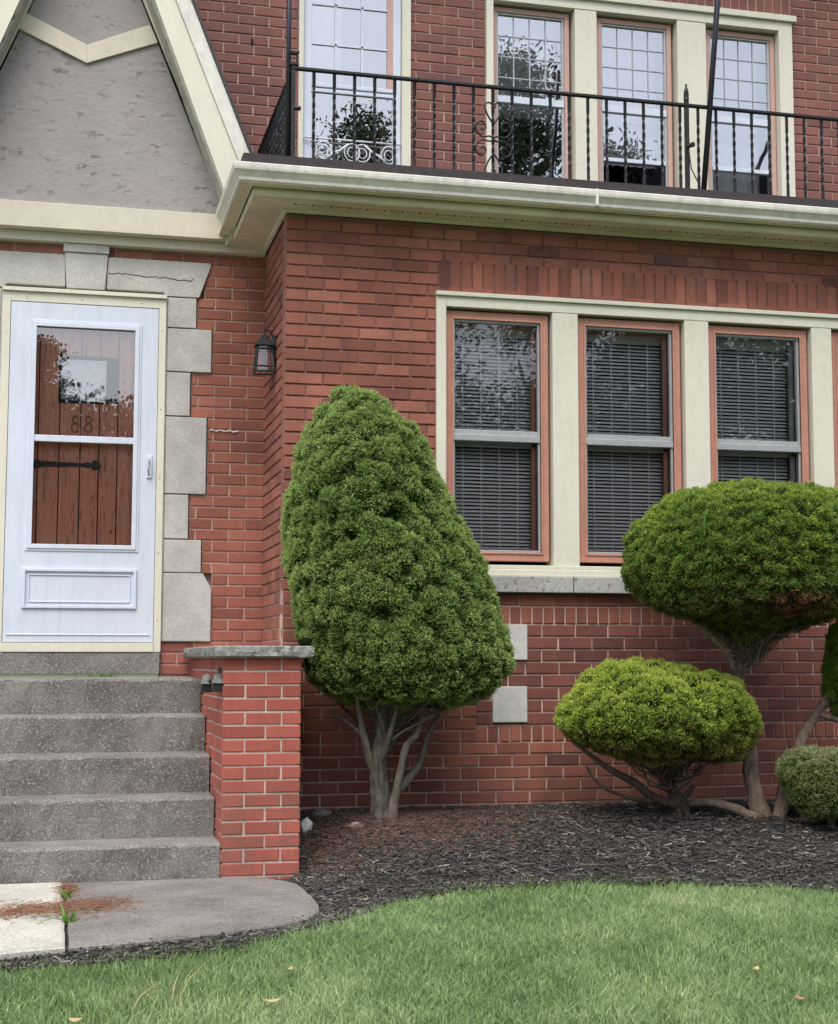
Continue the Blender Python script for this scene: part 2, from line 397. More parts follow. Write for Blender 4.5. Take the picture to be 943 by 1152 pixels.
house = empty('brick_house', (2.0, 1.0, 0.0), 'red brick house with cream trimmed windows, stuccoed entrance gable and flat roofed bay', 'house')
W0 = Wall((0,0,0), (1,0,0), (0,-1,0))
WR = Wall((0,D,0), (0,-1,0), (-1,0,0))
W1 = Wall((0,D,0), (1,0,0), (0,-1,0))
W2 = Wall((0,YU,0), (1,0,0), (0,-1,0))
BAYR = 4.95
# openings of the bay
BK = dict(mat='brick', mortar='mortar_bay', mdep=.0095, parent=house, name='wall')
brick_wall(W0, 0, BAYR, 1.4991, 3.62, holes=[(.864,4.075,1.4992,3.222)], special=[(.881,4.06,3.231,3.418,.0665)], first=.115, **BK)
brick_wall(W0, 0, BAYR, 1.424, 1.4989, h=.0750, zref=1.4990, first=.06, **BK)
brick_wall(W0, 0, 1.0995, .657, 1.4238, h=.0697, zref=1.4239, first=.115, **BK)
brick_wall(W0, 1.10, BAYR, .657, 1.4238, h=.07125, zref=1.322, special=[(1.10,BAYR,1.322,1.4238,.0665),(1.10,BAYR,.657,.752,.0655)], zones=[(1.10,BAYR,.75,1.33,'brick_panel_shaded')], first=.09, **BK)
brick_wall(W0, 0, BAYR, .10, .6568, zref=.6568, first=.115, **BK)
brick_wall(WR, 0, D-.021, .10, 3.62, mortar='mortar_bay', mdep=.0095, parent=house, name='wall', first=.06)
W3 = Wall((BAYR,0,0), (0,1,0), (1,0,0))
brick_wall(W3, .021, YU, .10, 3.62, parent=house, name='wall', first=.06)
# entrance wall with stone dressings
stoneR = [(-.59,-.41,3.130,3.318),(-.59,-.315,2.860,3.127),(-.59,-.440,2.588,2.857),(-.59,-.338,2.114,2.585),(-.59,-.440,1.842,2.111),(-.59,-.360,1.640,1.839)]
CX = -1.078
mir = lambda r: (2*CX-r[1], 2*CX-r[0], r[2], r[3])
holes = [(2*CX+.597,-.597,1.00,3.33)]+stoneR+[mir(r) for r in stoneR]+[(-.59,-.300,1.229,1.64),mir((-.59,-.300,1.229,1.64)),(2*CX+.37,-.37,3.321,3.545)]
brick_wall(W1, -2.15, .012, .0, 3.62, holes=holes, parent=house, name='wall', first=.05)
WL = Wall((-2.15,YU,0), (0,-1,0), (-1,0,0))
brick_wall(WL, 0, YU-D-.021, 0, 3.80, parent=house, name='wall', first=.06)
UO = [(.265,1.031,3.86,6.2),(1.555,3.852,3.86,5.742)]
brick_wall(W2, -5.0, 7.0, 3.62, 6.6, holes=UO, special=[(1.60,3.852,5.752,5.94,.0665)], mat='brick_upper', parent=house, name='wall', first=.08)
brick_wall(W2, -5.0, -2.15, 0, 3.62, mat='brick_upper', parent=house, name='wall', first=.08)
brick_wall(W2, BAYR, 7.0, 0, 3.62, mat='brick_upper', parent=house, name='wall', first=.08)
# dark rooms behind the windows (closed boxes with an open front)
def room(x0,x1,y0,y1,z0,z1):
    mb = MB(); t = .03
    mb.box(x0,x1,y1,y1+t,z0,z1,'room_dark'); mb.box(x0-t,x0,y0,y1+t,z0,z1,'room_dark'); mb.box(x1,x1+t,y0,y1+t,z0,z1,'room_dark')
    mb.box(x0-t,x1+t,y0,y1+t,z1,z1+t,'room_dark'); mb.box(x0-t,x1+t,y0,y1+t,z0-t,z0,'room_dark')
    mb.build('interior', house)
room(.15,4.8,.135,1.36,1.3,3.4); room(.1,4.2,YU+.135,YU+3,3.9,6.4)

# stone dressings round the door
mb = MB()
for r in stoneR+[mir(r) for r in stoneR]:
    mb.box(r[0], r[1]-.008 if r[1] > CX else r[1], D-.016, D+.05, r[2]+.002, r[3]-.002, 'stone')
for sgn in (1,-1):
    f = lambda x: x if sgn == 1 else 2*CX-x
    mb.prism([(f(-.59),1.229),(f(-.304),1.229),(f(-.304),1.548),(f(-.355),1.637),(f(-.59),1.637)], D-.016, D+.05, 'stone')
    mb.prism([(f(-.958),3.345),(f(-.62),3.345),(f(-.60),3.322),(f(-.402),3.322),(f(-.334),3.520),(f(-.334),3.541),(f(-.952),3.541)], D-.018, D+.05, 'stone')
    mb.box(*sorted((f(-.59),f(-.603))), D-.010, D+.05, 1.229, 3.318, 'stone')
mb.box(-2.10,-.595,D+.0505,D+.12,3.30,3.60,'mortar'); mb.box(-.600,-.05,D+.0505,D+.12,1.0,3.60,'mortar'); mb.box(-2.12,2*CX+.600,D+.0505,D+.12,1.0,3.30,'mortar')
mb.build('stone_surround', house, bevel=.004)
mb = MB()
mb.prism([(-1.191,3.334),(-.966,3.334),(-.952,3.552),(-1.206,3.552)], D-.034, D+.05, 'stone')
mb.box(-1.214,-.946, D-.046, D+.05, 3.554, 3.606, 'stone')
mb.build('keystone', house, bevel=.004)
# crack in the right lintel, as a thin sunk seam
mb = MB(); pts = []
for i in range(26):
    x = -.95+i*.0205; pts.append((x, D-.019, 3.445-.00*i+.022*mnoise.noise(Vector((x*22,3,0)))+.012*mnoise.noise(Vector((x*60,8,0)))-.02*(i/25)))
mb.tube(pts, .0022, 'hole_black', 4); mb.build('crack', house)
# door frame and threshold
mb = MB(); fl, fr_ = 2*CX+.600, -.600
mb.box(fl, fl+.047, D-.030, D+.09, 1.165, 3.298, 'cream'); mb.box(fr_-.042, fr_, D-.030, D+.09, 1.165, 3.298, 'cream')
mb.box(fl+.047, fr_-.042, D-.030, D+.09, 3.240, 3.298, 'cream'); mb.box(fl-.003, fr_+.003, D-.048, D+.06, 3.299, 3.322, 'cream')
mb.box(fl+.047, fr_-.042, D-.036, D+.09, 1.165, 1.218, 'cream')
for z in (1.35,1.75,2.2,2.62,3.1): mb.box(fr_-.025, fr_-.019, D-.033, D-.029, z, z+.006, 'hole_black')
for x in (-1.42,-1.1,-.75): mb.box(x, x+.006, D-.033, D-.029, 3.262, 3.268, 'hole_black')
mb.build('door_frame', house, bevel=.003)
# storm door
sd = MB(); y0, y1 = D-.028, D+.012; dl, dr = fl+.050, fr_-.045
xs4 = [dl,-1.362,-.776,dr]; zs4 = [1.222,1.790,3.100,3.236]
for yy_, flip in ((y0,0),(y1,1)):
    vs = [(x,yy_,z) for z in zs4 for x in xs4]
    fs = [(r*4+c,r*4+c+1,(r+1)*4+c+1,(r+1)*4+c) for r in range(3) for c in range(3) if not (r == 1 and c == 1)]
    sd.add(vs, [f[::-1] for f in fs] if flip else fs, 'white_door')
n0 = 0; n1 = 16
sd.f += [(a, b_, b_+16, a+16)[::-1] for a, b_ in ((0,1),(1,2),(2,3),(3,7),(7,11),(11,15),(15,14),(14,13),(13,12),(12,8),(8,4),(4,0))]+[(a, b_, b_+16, a+16) for a, b_ in ((5,6),(6,10),(10,9),(9,5))]
sd.m += [sd.mi('white_door')]*16
storm = sd.build('storm_door', house)
mb = MB()
def ring(mb, x0,x1,z0,z1,w,y0,y1,mat):
    mb.box(x0-w,x0,y0,y1,z0-w,z1+w,mat); mb.box(x1,x1+w,y0,y1,z0-w,z1+w,mat); mb.box(x0,x1,y0,y1,z1,z1+w,mat); mb.box(x0,x1,y0,y1,z0-w,z0,mat)
ring(mb, -1.356,-.782,1.796,3.094,.026, y0-.012,y0-.0005,'white_door'); ring(mb, -1.330-.052,-.808+.052,1.822-.052,3.068+.052,.014, y0-.006,y0-.0004,'white_door')
ring(mb, -1.385,-.766,1.438,1.636,.018, y0-.014,y0-.0005,'white_door'); ring(mb, -1.362,-.789,1.461,1.613,.006, y0-.007,y0-.0004,'white_door')
mb.box(-1.362,-.776,y0-.004,y1-.004,2.405,2.443,'white_door'); mb.box(dl+.02,dr-.02,y0-.005,y0-.0004,1.262,1.270,'white_door')
mb.build('door_moulding', storm, bevel=.003)
mb = MB(); sheet_pane(mb,-1.358,-.780,y0+.016,y0+.019,1.793,2.404,'glass_door'); sheet_pane(mb,-1.358,-.780,y0+.016,y0+.019,2.444,3.097,'glass_door'); mb.build('pane', storm)
mb = MB(); hx, hz = at(168, 524, y0)
mb.box(hx-.016,hx+.016,y0-.010,y0-.0005,hz-.075,hz+.06,'white_door'); mb.tube([(hx-.004,y0-.006,hz+.035),(hx-.004,y0-.048,hz+.03),(hx-.008,y0-.05,hz-.03),(hx-.004,y0-.008,hz-.05)], .007, 'aluminium', 8)
mb.build('handle', storm, bevel=.002)
# inner plank door
yd = D+.046
wx = at(68,400,yd)[0], at(122,400,yd)[0]; wz = at(95,453,yd)[1], at(95,402,yd)[1]
mb = MB(); edges = [-1.56,-1.335,wx[0]+.005,-1.09,wx[1]-.045,-.872,-.76,-.59]
for a, b_ in zip(edges, edges[1:]):
    if b_ <= wx[0]+.01 or a >= wx[1]-.01: mb.box(a+.003,b_-.003,yd,yd+.04,1.17,3.30,'plank')
    else:
        mb.box(a+.003,b_-.003,yd,yd+.04,1.17,wz[0],'plank'); mb.box(a+.003,b_-.003,yd,yd+.04,wz[1],3.30,'plank')
mb.box(-1.60,-.55,yd+.02,yd+.06,1.16,wz[0],'hole_black'); mb.box(-1.60,-.55,yd+.02,yd+.06,wz[1],3.31,'hole_black')
mb.box(-1.60,wx[0],yd+.02,yd+.06,wz[0],wz[1],'hole_black'); mb.box(wx[1]+.02,-.55,yd+.02,yd+.06,wz[0],wz[1],'hole_black')
mb.box(wx[0]-.02,wx[1]+.03,yd+.075,yd+.085,wz[0]-.1,wz[1]+.1,'blue_grey')
fd = mb.build('front_door', house, bevel=.0025)
mb = MB(); ring(mb, wx[0]+.008,wx[1]-.008,wz[0]+.008,wz[1]-.008,.014,yd-.008,yd+.03,'hole_black'); sheet_pane(mb,wx[0],wx[1],yd+.02,yd+.024,wz[0],wz[1],'glass_door'); mb.build('door_window', fd)
# strap hinge with a spear tip
mb = MB(); s0 = at(34,521,yd); s1 = at(113,524,yd)
L_ = s1[0]-s0[0]; zc = (s0[1]+s1[1])/2
mb.prism([(s0[0]-.03,zc-.024),(s0[0]+.05,zc-.024),(s0[0]+.06,zc-.016),(s1[0]-.10,zc-.009),(s1[0]-.075,zc-.017),(s1[0]-.05,zc-.010),(s1[0]-.045,zc-.030),(s1[0]-.015,zc-.024),(s1[0]+.004,zc),
          (s1[0]-.015,zc+.024),(s1[0]-.045,zc+.030),(s1[0]-.05,zc+.010),(s1[0]-.075,zc+.017),(s1[0]-.10,zc+.009),(s0[0]+.06,zc+.016),(s0[0]+.05,zc+.024),(s0[0]-.03,zc+.024)], yd-.014, yd-.0005, 'iron')
mb.build('strap_hinge', fd, bevel=.002)
for px in (84.5, 99.5):
    mb = MB(); cx_, cz_ = at(px, 477, yd)
    for dz, r_ in ((.026,.021),(-.022,.027)):
        mb.tube([(cx_+r_*.8*math.cos(a), yd-.006, cz_+dz+r_*math.sin(a)) for a in np.linspace(0,2*math.pi,21)[:-1]], .0048, 'brass', 6, closed=True)
    mb.build('house_number', fd, smooth=True)
# concrete sill under the door
mb = MB(); mb.box(-2.10,-.603,D-.030,D+.10,1.033,1.163,'concrete'); mb.build('door_sill', house, bevel=.005)
mb = MB(); q0 = at(236,484,D-.002); q1 = at(268,486,D-.002)
pts = [(q0[0]+(q1[0]-q0[0])*i/12, D-.003, q0[1]+.004*math.sin(i*1.7)-.004*(i/12)) for i in range(13)]
mb.tube(pts, [.002+.0045*abs(math.sin(i*1.3+.6)) for i in range(13)], 'white_patch', 5); mb.build('mortar_patch', house)

# lower band of windows --------------------------------------------------
wins = [(.921,1.542),(1.722,2.368),(2.546,3.198),(3.356,4.008)]
zt, zb = 3.120, 1.672
mb = MB()
mb.box(.862,.9195,-.022,.13,1.634,3.196,'cream'); mb.box(4.012,4.077,-.022,.13,1.634,3.196,'cream')
mb.box(.9195,4.012,-.022,.13,zt+.016,3.196,'cream'); mb.box(.858,4.081,-.040,.10,3.1965,3.221,'cream')
mb.box(.9195,4.012,-.030,.13,1.634,zb-.016,'cream')
for (a, b_), (c_, d_) in zip(wins, wins[1:]):
    mb.box(b_+.016,c_-.008,-.019,.13,zb-.0155,zt+.0155,'cream')
mb.build('window_casing', house, bevel=.003)
mb = MB(); x = .855
for xn in (1.664,2.472,3.28,4.09):
    mb.box(x+.003,xn-.003,-.058,.12,1.500,1.592,'stone_sill'); x = xn
mb.box(.86,4.08,-.035,.12,1.5925,1.6335,'cream')
mb.build('window_sill', house, bevel=.004)
def lower_window(a, b_, i):
    mb = MB(); y = .018
    ring(mb, a+.040,b_-.038,zb+.048,zt-.036,.038,y,y+.10,'terracotta'); ring(mb, a+.050,b_-.048,zb+.060,zt-.046,.012,y-.006,y-.0005,'terracotta')
    w = mb.build('window', house, bevel=.003)
    tag(w, label=None)
    mid = 2.385
    mb = MB(); ring(mb, a+.062,b_-.060,zb+.072,zt-.058,.013,y+.012,y+.05,'aluminium' if i != 1 else 'aluminium')
    mb.box(a+.051,b_-.049,y+.002,y+.05,mid-.014,mid+.0215,'aluminium'); mb.box(a+.055,b_-.053,y+.020,y+.05,mid+.0225,mid+.052,'aluminium')
    mb.build('sash', w, bevel=.002)
    mb = MB(); sheet_pane(mb,a+.058,b_-.056,y+.030,y+.033,mid+.05,zt-.056,'glass_storm'); mb.build('pane', w)
    mb = MB(); sheet_pane(mb,a+.058,b_-.056,y+.024,y+.026,zb+.07,mid-.02,'glass_screen'); mb.build('insect_screen', w)
    # inner sash: jambs seen through the storm glass
    mb = MB(); ring(mb, a+.082,b_-.080,zb+.085,zt-.075,.025,y+.075,y+.10,'terracotta' if i < 2 else 'aluminium'); mb.box(a+.06,b_-.06,y+.075,y+.10,mid-.03,mid+.02,'aluminium'); mb.build('inner_sash', w)
    # venetian blind
    mb = MB(); z = zt-.10; yy = y+.165
    mb.box(a+.055,b_-.055,yy-.014,yy+.014,zt-.095,zt-.06,'blind')
    while z > zb+.075:
        tl = random.uniform(-.0015,.0015); hs = .0115
        vs = [(a+.06,yy-hs,z-.0078+tl),(b_-.06,yy-hs,z-.0078-tl),(b_-.06,yy+hs,z+.0072-tl),(a+.06,yy+hs,z+.0072+tl)]
        vs2 = [(p[0],p[1],p[2]-.0012) for p in vs]
        mb.add(vs+vs2, [(0,1,2,3),(7,6,5,4),(0,4,5,1),(1,5,6,2),(2,6,7,3),(3,7,4,0)], 'blind'); z -= .0212
    for t in (.17,.39,.61,.83):
        xx = a+.06+(b_-a-.12)*t; mb.box(xx-.0025,xx+.0025,yy-.016,yy-.014,zb+.08,zt-.1,'blind')
    mb.box(a+.058,b_-.058,yy-.013,yy+.013,zb+.052,zb+.072,'blind')
    mb.build('blind', w)
for i, (a, b_) in enumerate(wins): lower_window(a, b_, i)

# stone squares let into the panel
for r in ((1.196,1.398,1.118,1.318),(1.192,1.396,.767,.969),(3.70,3.90,1.118,1.318),(3.70,3.90,.767,.969)):
    mb = MB(); mb.box(r[0],r[1],-.012,.03,r[2],r[3],'stone_pale'); o = mb.build('stone_block', house, bevel=.004)

# upper windows ----------------------------------------------------------
uw = [(1.612,2.174),(2.375,2.938),(3.197,3.738)]
ut, ub = 5.612, 4.02
mb = MB(); yc = YU
mb.box(1.557,1.608,yc-.03,yc+.13,3.88,5.70,'cream'); mb.box(3.744,3.850,yc-.03,yc+.13,3.88,5.70,'cream')
mb.box(1.608,3.744,yc-.03,yc+.13,ut+.02,5.70,'cream'); mb.box(1.545,3.875,yc-.055,yc+.10,5.7005,5.745,'cream'); mb.box(1.608,3.744,yc-.04,yc+.13,3.88,ub-.02,'cream')
for (a, b_), (c_, d_) in zip(uw, uw[1:]): mb.box(b_+.022,c_-.018,yc-.026,yc+.13,ub-.019,ut+.019,'cream')
mb.build('window_casing', house, bevel=.003)
for i, (a, b_) in enumerate(uw):
    y = YU+.035; mb = MB()
    ring(mb, a+.036,b_-.034,ub+.045,ut-.032,.034,y,y+.09,'pink_trim'); w = mb.build('window', house, bevel=.003)
    mb = MB(); mid = 4.968
    ring(mb, a+.050,b_-.048,ub+.06,ut-.045,.013,y+.012,y+.05,'aluminium'); mb.box(a+.04,b_-.038,y+.004,y+.05,mid-.028,mid+.020,'white_door')
    if i: mb.box(a+.05,b_-.05,y+.004,y+.05,4.585,4.612,'white_door')
    mb.build('sash', w, bevel=.002)
    mb = MB(); sheet_pane(mb,a+.045,b_-.043,y+.030,y+.033,mid,ut-.04,'glass_upper'); sheet_pane(mb,a+.045,b_-.043,y+.026,y+.029,4.61 if i else ub+.05,mid-.02,'glass_upper')
    mb.build('pane', w)
    if i: mb = MB(); sheet_pane(mb,a+.045,b_-.043,y+.022,y+.024,ub+.05,4.60,'glass_screen'); mb.build('insect_screen', w)
    mb = MB(); n = 4
    for k in range(1, n): xx = a+.05+(b_-a-.10)*k/n; mb.box(xx-.003,xx+.003,y+.022,y+.0285,5.03,ut-.05,'grid_lead')
    for k in range(1, 4): zz = ut-.045-(ut-5.02)*k/4; mb.box(a+.05,b_-.05,y+.0225,y+.0280,zz-.003,zz+.003,'grid_lead')
    mb.build('muntin', w)
    mb = MB(); z0 = 4.9 if i == 0 else (4.62 if i == 1 else 4.2)
    n = 40; vs = []; 
    for k in range(n+1):
        xx = a+.04+(b_-a-.08)*k/n; yy = YU+.22+.012*math.sin(k*1.15)+.005*math.sin(k*2.7); vs += [(xx,yy,z0),(xx,yy,ut)]
    mb.add(vs+[(p[0],p[1]+.002,p[2]) for p in vs], [(2*k,2*k+2,2*k+3,2*k+1) for k in range(n)]+[(2*(n+1)+2*k+1,2*(n+1)+2*k+3,2*(n+1)+2*k+2,2*(n+1)+2*k) for k in range(n)], 'curtain')
    mb.build('curtain', w, smooth=True)

# balcony door -----------------------------------------------------------
mb = MB(); y = YU
mb.box(.267,.300,y-.025,y+.12,3.87,6.18,'cream'); mb.box(.968,1.029,y-.025,y+.12,3.87,6.18,'cream'); mb.box(.300,.968,y-.025,y+.12,6.12,6.18,'cream'); mb.box(.300,.968,y-.02,y+.12,3.87,3.90,'cream')
fr = mb.build('door_frame', house, bevel=.003)
mb = MB(); y = YU+.005
mb.box(.303,.358,y,y+.035,3.91,6.115,'white_door'); mb.box(.912,.965,y,y+.035,3.91,6.115,'white_door'); mb.box(.358,.912,y,y+.035,6.03,6.115,'white_door'); mb.box(.358,.912,y,y+.035,3.91,4.12,'white_door')
mb.box(.358,.912,y,y+.035,4.88,4.905,'white_door'); mb.box(.358,.912,y+.004,y+.035,4.918,4.945,'white_door')
bd = mb.build('balcony_door', house, bevel=.003)
mb = MB(); sheet_pane(mb,.355,.915,y+.018,y+.021,4.118,4.881,'glass_upper'); sheet_pane(mb,.355,.915,y+.018,y+.021,4.944,6.032,'glass_upper'); mb.build('pane', bd)
mb = MB()
for xx in (.520,.700): mb.box(xx-.007,xx+.007,y+.006,y+.017,4.945,6.03,'white_door')
for zz in (5.215,5.49,5.765): mb.box(.358,.880,y+.006,y+.0165,zz-.007,zz+.007,'white_door')
mb.box(.872,.912,y+.004,y+.0175,4.945,6.03,'pink_trim'); mb.build('muntin', bd)
mb = MB()   # scroll ornament across the lower pane
for zz in (4.395,4.555): mb.tube([(.30,y-.022,zz),(.965,y-.022,zz)], .006, 'grille_white', 6)
for cx_ in (.44,.63,.70,.88):
    mb.tube([(cx_+.052*math.cos(a)*(1 if abs(math.sin(a/2))>-1 else 1), y-.022, 4.475+.060*math.sin(a)) for a in np.linspace(0,2*math.pi,17)[:-1]], .005, 'grille_white', 5, closed=True)
    mb.tube([(cx_+.030*math.cos(a), y-.022, 4.475+.035*math.sin(a)) for a in np.linspace(0,2*math.pi,13)[:-1]], .004, 'grille_white', 5, closed=True)
for cx_, s_ in ((.53,1),(.79,-1)):
    mb.tube([(cx_-.075,y-.022,4.475-s_*.055),(cx_-.02,y-.022,4.475-s_*.01),(cx_+.02,y-.022,4.475+s_*.01),(cx_+.075,y-.022,4.475+s_*.055)], .008, 'grille_white', 5)
mb.build('door_grille', bd, smooth=True)
mb = MB(); mb.box(.86,.905,YU+.20,YU+.22,4.1,4.9,'terracotta'); mb.box(.36,.60,YU+.24,YU+.245,4.95,6.0,'curtain'); mb.build('curtain', bd)

# eaves: gutter, soffit, roof edge, deck ----------------------------------
def sweepL(mb, prof, mat, yend=.62, xend=5.3, close=True):
    """profile of (outward, z) swept along the side and the front of the bay with a mitred corner"""
    n = len(prof)
    vs = [(-o, yend, z) for o, z in prof]+[(-o, -o, z) for o, z in prof]+[(xend, -o, z) for o, z in prof]
    fs = []
    for s_ in range(2):
        for k in range(n if close else n-1):
            l = (k+1) % n; fs.append((s_*n+k, s_*n+l, (s_+1)*n+l, (s_+1)*n+k))
    if close: fs += [tuple(range(n-1,-1,-1)), tuple(range(2*n,3*n))]
    mb.add(vs, fs, mat)
mb = MB(); sweepL(mb, [(.222,3.694),(.299,3.694),(.305,3.700),(.307,3.716),(.322,3.737),(.334,3.750),(.337,3.764),(.338,3.784),(.331,3.790),(.323,3.786),(.222,3.786)], 'gutter_paint'); 
gut = mb.build('gutter', house)
mb = MB(); mb.box(1.72,1.735,-.3395,-.300,3.693,3.7915,'gutter_paint'); mb.build('gutter_joint', gut, bevel=.002)
mb = MB(); sweepL(mb, [(.224,3.690),(.296,3.690),(.296,3.6935),(.224,3.6935)], 'cream_soffit')
sweepL(mb, [(.205,3.643),(.214,3.643),(.222,3.652),(.222,3.672),(.216,3.69),(.205,3.69)], 'cream_soffit', yend=.72)
sweepL(mb, [(.024,3.641),(.204,3.641),(.204,3.66),(.024,3.66)], 'cream_soffit', yend=.90)
sweepL(mb, [(0.0005,3.6225),(.014,3.6225),(.024,3.634),(.026,3.6405),(0.0005,3.6405)], 'cream_soffit', yend=.90)
x = .03
while x < 5.2:
    for z_ in (0,): mb.tube([(x,-.115,3.6425),(x,-.115,3.6385)], .0085, 'hole_black', 8)
    mb.box(x+.022,x+.075,-.1175,-.1135,3.6398,3.6412,'hole_black')
    x += .1015
for y_ in (-.14,.05): mb.tube([(-.26,y_,3.692),(-.26,y_,3.6885)], .005, 'hole_black', 8)
mb.box(-.30,0,.885,.925,3.612,3.66,'cream_soffit'); mb.box(-.238,-.2055,.70,.884,3.650,3.72,'cream_soffit'); mb.box(-.30,-.2385,.63,.884,3.6945,3.72,'cream_soffit')
mb.build('soffit', house)
mb = MB(); sweepL(mb, [(.20,3.788),(.292,3.793),(.296,3.800),(.280,3.856),(.262,3.862),(.20,3.862)], 'roof_edge', yend=.60); mb.build('roof_edge', house)
mb = MB(); mb.box(-.20,5.3,-.20,YU,3.79,3.858,'roof_edge'); mb.box(0.02,BAYR-.02,.02,YU,3.61,3.79,'room_dark'); mb.build('balcony_deck', house)
# entrance gable ----------------------------------------------------------
def lineX(pts, z):   # x on a sloping line through two points
    (x0,z0),(x1,z1) = pts; return x0+(x1-x0)*(z-z0)/(z1-z0)
GC = -1.092
fin = ((-.721,5.048),(-.325,3.999)); fou = ((-.508,5.067),(-.155,4.175)); stp = ((-.598,5.057),(-.225,4.132))
def apex(l):  # z where the line reaches the gable's centre
    (x0,z0),(x1,z1) = l; return z0+(GC-x0)*(z1-z0)/(x1-x0)
def rake(l1, l2, zlow, y0, y1, mat, mb):
    for s_ in (1,-1):
        f = lambda x: x if s_ == 1 else 2*GC-x
        mb.prism([(f(GC),apex(l1)),(f(GC),apex(l2)),(f(lineX(l2,zlow)),zlow),(f(lineX(l1,zlow)),zlow)], y0, y1, mat)
gs = MB(); stR = ((-.797,5.155),(-.297,3.955))
gs.prism([(GC,apex(fin)),(lineX(fin,3.80),3.80),(2*GC-lineX(fin,3.80),3.80)], .83, 1.35, 'stucco')
gable = gs.build('gable', house)
mb = MB(); 
rake(stR, fin, 3.815, .806, .829, 'beige', mb)
rake(((fin[0][0]-.012,fin[0][1]),(fin[1][0]-.012,fin[1][1])), ((fin[0][0]+.012,fin[0][1]),(fin[1][0]+.012,fin[1][1])), 3.80, .622, .8055, 'peeling_paint', mb)
V = [(-1.466,4.977),(-1.105,4.814),(-.744,4.974),(-.694,4.866),(-1.103,4.700),(-1.510,4.877)]
mb.prism([(-1.105,4.814),(-.735,4.978),(-.680,4.872),(-1.104,4.700)], .812, .829, 'beige'); mb.prism([(-1.1052,4.814),(-1.478,4.982),(-1.528,4.885),(-1.1042,4.700)], .812, .829, 'beige')
mb.build('timber_strip', gable, bevel=.003)
mb = MB(); rake(fin, stp, 3.83, .600, .6215, 'cream', mb); rake(((stp[0][0]+.001,stp[0][1]),(stp[1][0]+.001,stp[1][1])), fou, 3.83, .586, .6215, 'gutter_paint', mb)
mb.build('bargeboard', gable, bevel=.002)
mb = MB(); ro = ((fou[0][0]+.02,fou[0][1]),(fou[1][0]+.02,fou[1][1])); rake(((fou[0][0]+.0015,fou[0][1]),(fou[1][0]+.0015,fou[1][1])), ro, 3.87, .575, 1.39, 'roof_shingle', mb); mb.build('roof', house)
mb = MB(); mb.box(2*GC+.262,-.262,.795,D+.02,3.665,3.819,'beige'); mb.box(2*GC+.10,-.2605,.86,D+.02,3.664,3.675,'cream_soffit')
mb.box(2*GC+.02,-.005,.868,D+.02,3.607,3.6625,'cream'); mb.box(-.2600,-.2395,.80,.866,3.640,3.70,'gutter_paint'); mb.build('frieze_board', house, bevel=.003)
mb = MB(); mb.box(-2.15,-.01,D-.03,YU,3.62,3.80,'room_dark'); mb.box(-5.3,7.3,YU-.5,YU+4,6.6,6.75,'roof_shingle'); mb.build('roof', house)
mb = MB(); q = at(283.5,47,YU); mb.box(q[0]-.006,q[0]+.008,YU-.004,YU+.01,q[1]-.02,q[1]+.02,'hole_black'); mb.build('weep_hole', house)

# balcony railing ----------------------------------------------------------
rail = empty('balcony_railing', (2.4,-.1,3.86), 'black wrought iron balcony railing with scrollwork above the bay gutter', 'railing')
RY = -.10; RZ = 4.425; x0 = at(330,78,RY)[0]; RB = 3.875
mb = MB(); mb.tube([(x0,RY,RZ),(5.2,RY,RZ)], .0135, 'iron', 8); mb.box(x0-.008,5.2,RY-.016,RY+.016,RZ-.006,RZ+.006,'iron'); mb.tube([(x0,RY,RZ),(x0,YU-.02,RZ)], .0135, 'iron', 8)
mb.build('handrail', rail, smooth=False)
mb = MB(); mb.box(x0-.006,5.2,RY-.012,RY+.012,RB,RB+.012,'iron'); mb.box(x0-.012,x0+.012,RY,YU-.02,RB-.0005,RB+.0115,'iron'); mb.build('bottom_rail', rail)
def baluster(x, y):
    mb = MB(); n = 26; seg = 4; vs = []; fs = []
    for i in range(n+1):
        z = RB+.006+(RZ-RB-.01)*i/n; tw = math.pi*3.2*min(1,max(0,(i-4)/(n-8)))
        for k in range(seg):
            a = math.pi/4+k*math.pi/2+tw; vs.append((x+.0098*math.cos(a), y+.0098*math.sin(a), z))
    for i in range(n):
        for k in range(seg): fs.append((i*seg+k, i*seg+(k+1)%seg, (i+1)*seg+(k+1)%seg, (i+1)*seg+k))
    mb.add(vs, fs, 'iron'); return mb.build('baluster', rail)
bx = x0+.118; xs = []
while bx < 5.2: xs.append(bx); bx += .1163
px_ = at(773,160,RY)[0]
proto = baluster(xs[0], RY)
for xx in xs[1:]:
    if abs(xx-px_) < .03: continue
    c = proto.copy(); COL.objects.link(c); c.parent = rail; c.location.x += xx-xs[0]; 
yy = RY+.095
while yy < YU-.05:
    c = proto.copy(); COL.objects.link(c); c.parent = rail; c.location.x += x0-xs[0]; c.location.y += yy-RY; yy += .095
for xx, top in ((x0, RZ+.02),(px_, 4.50)):
    mb = MB(); mb.tube([(xx,RY,3.86),(xx,RY,top)], .0165, 'iron', 4, square=True); p = mb.build('post', rail)
mb = MB(); prof = [(.0,.020),(.012,.022),(.020,.010),(.032,.009),(.045,.019),(.062,.017),(.082,.008),(.095,.009),(.105,.003)]
zf = 4.455; vs = []; 
for dz, r_ in prof: vs += [(px_+r_*.8*math.cos(a), RY+r_*.8*math.sin(a), zf+dz) for a in np.linspace(0,2*math.pi,9)[:-1]]
mb.add(vs, [(i*8+k, i*8+(k+1)%8, (i+1)*8+(k+1)%8, (i+1)*8+k) for i in range(len(prof)-1) for k in range(8)], 'iron'); mb.build('finial', rail, smooth=True)
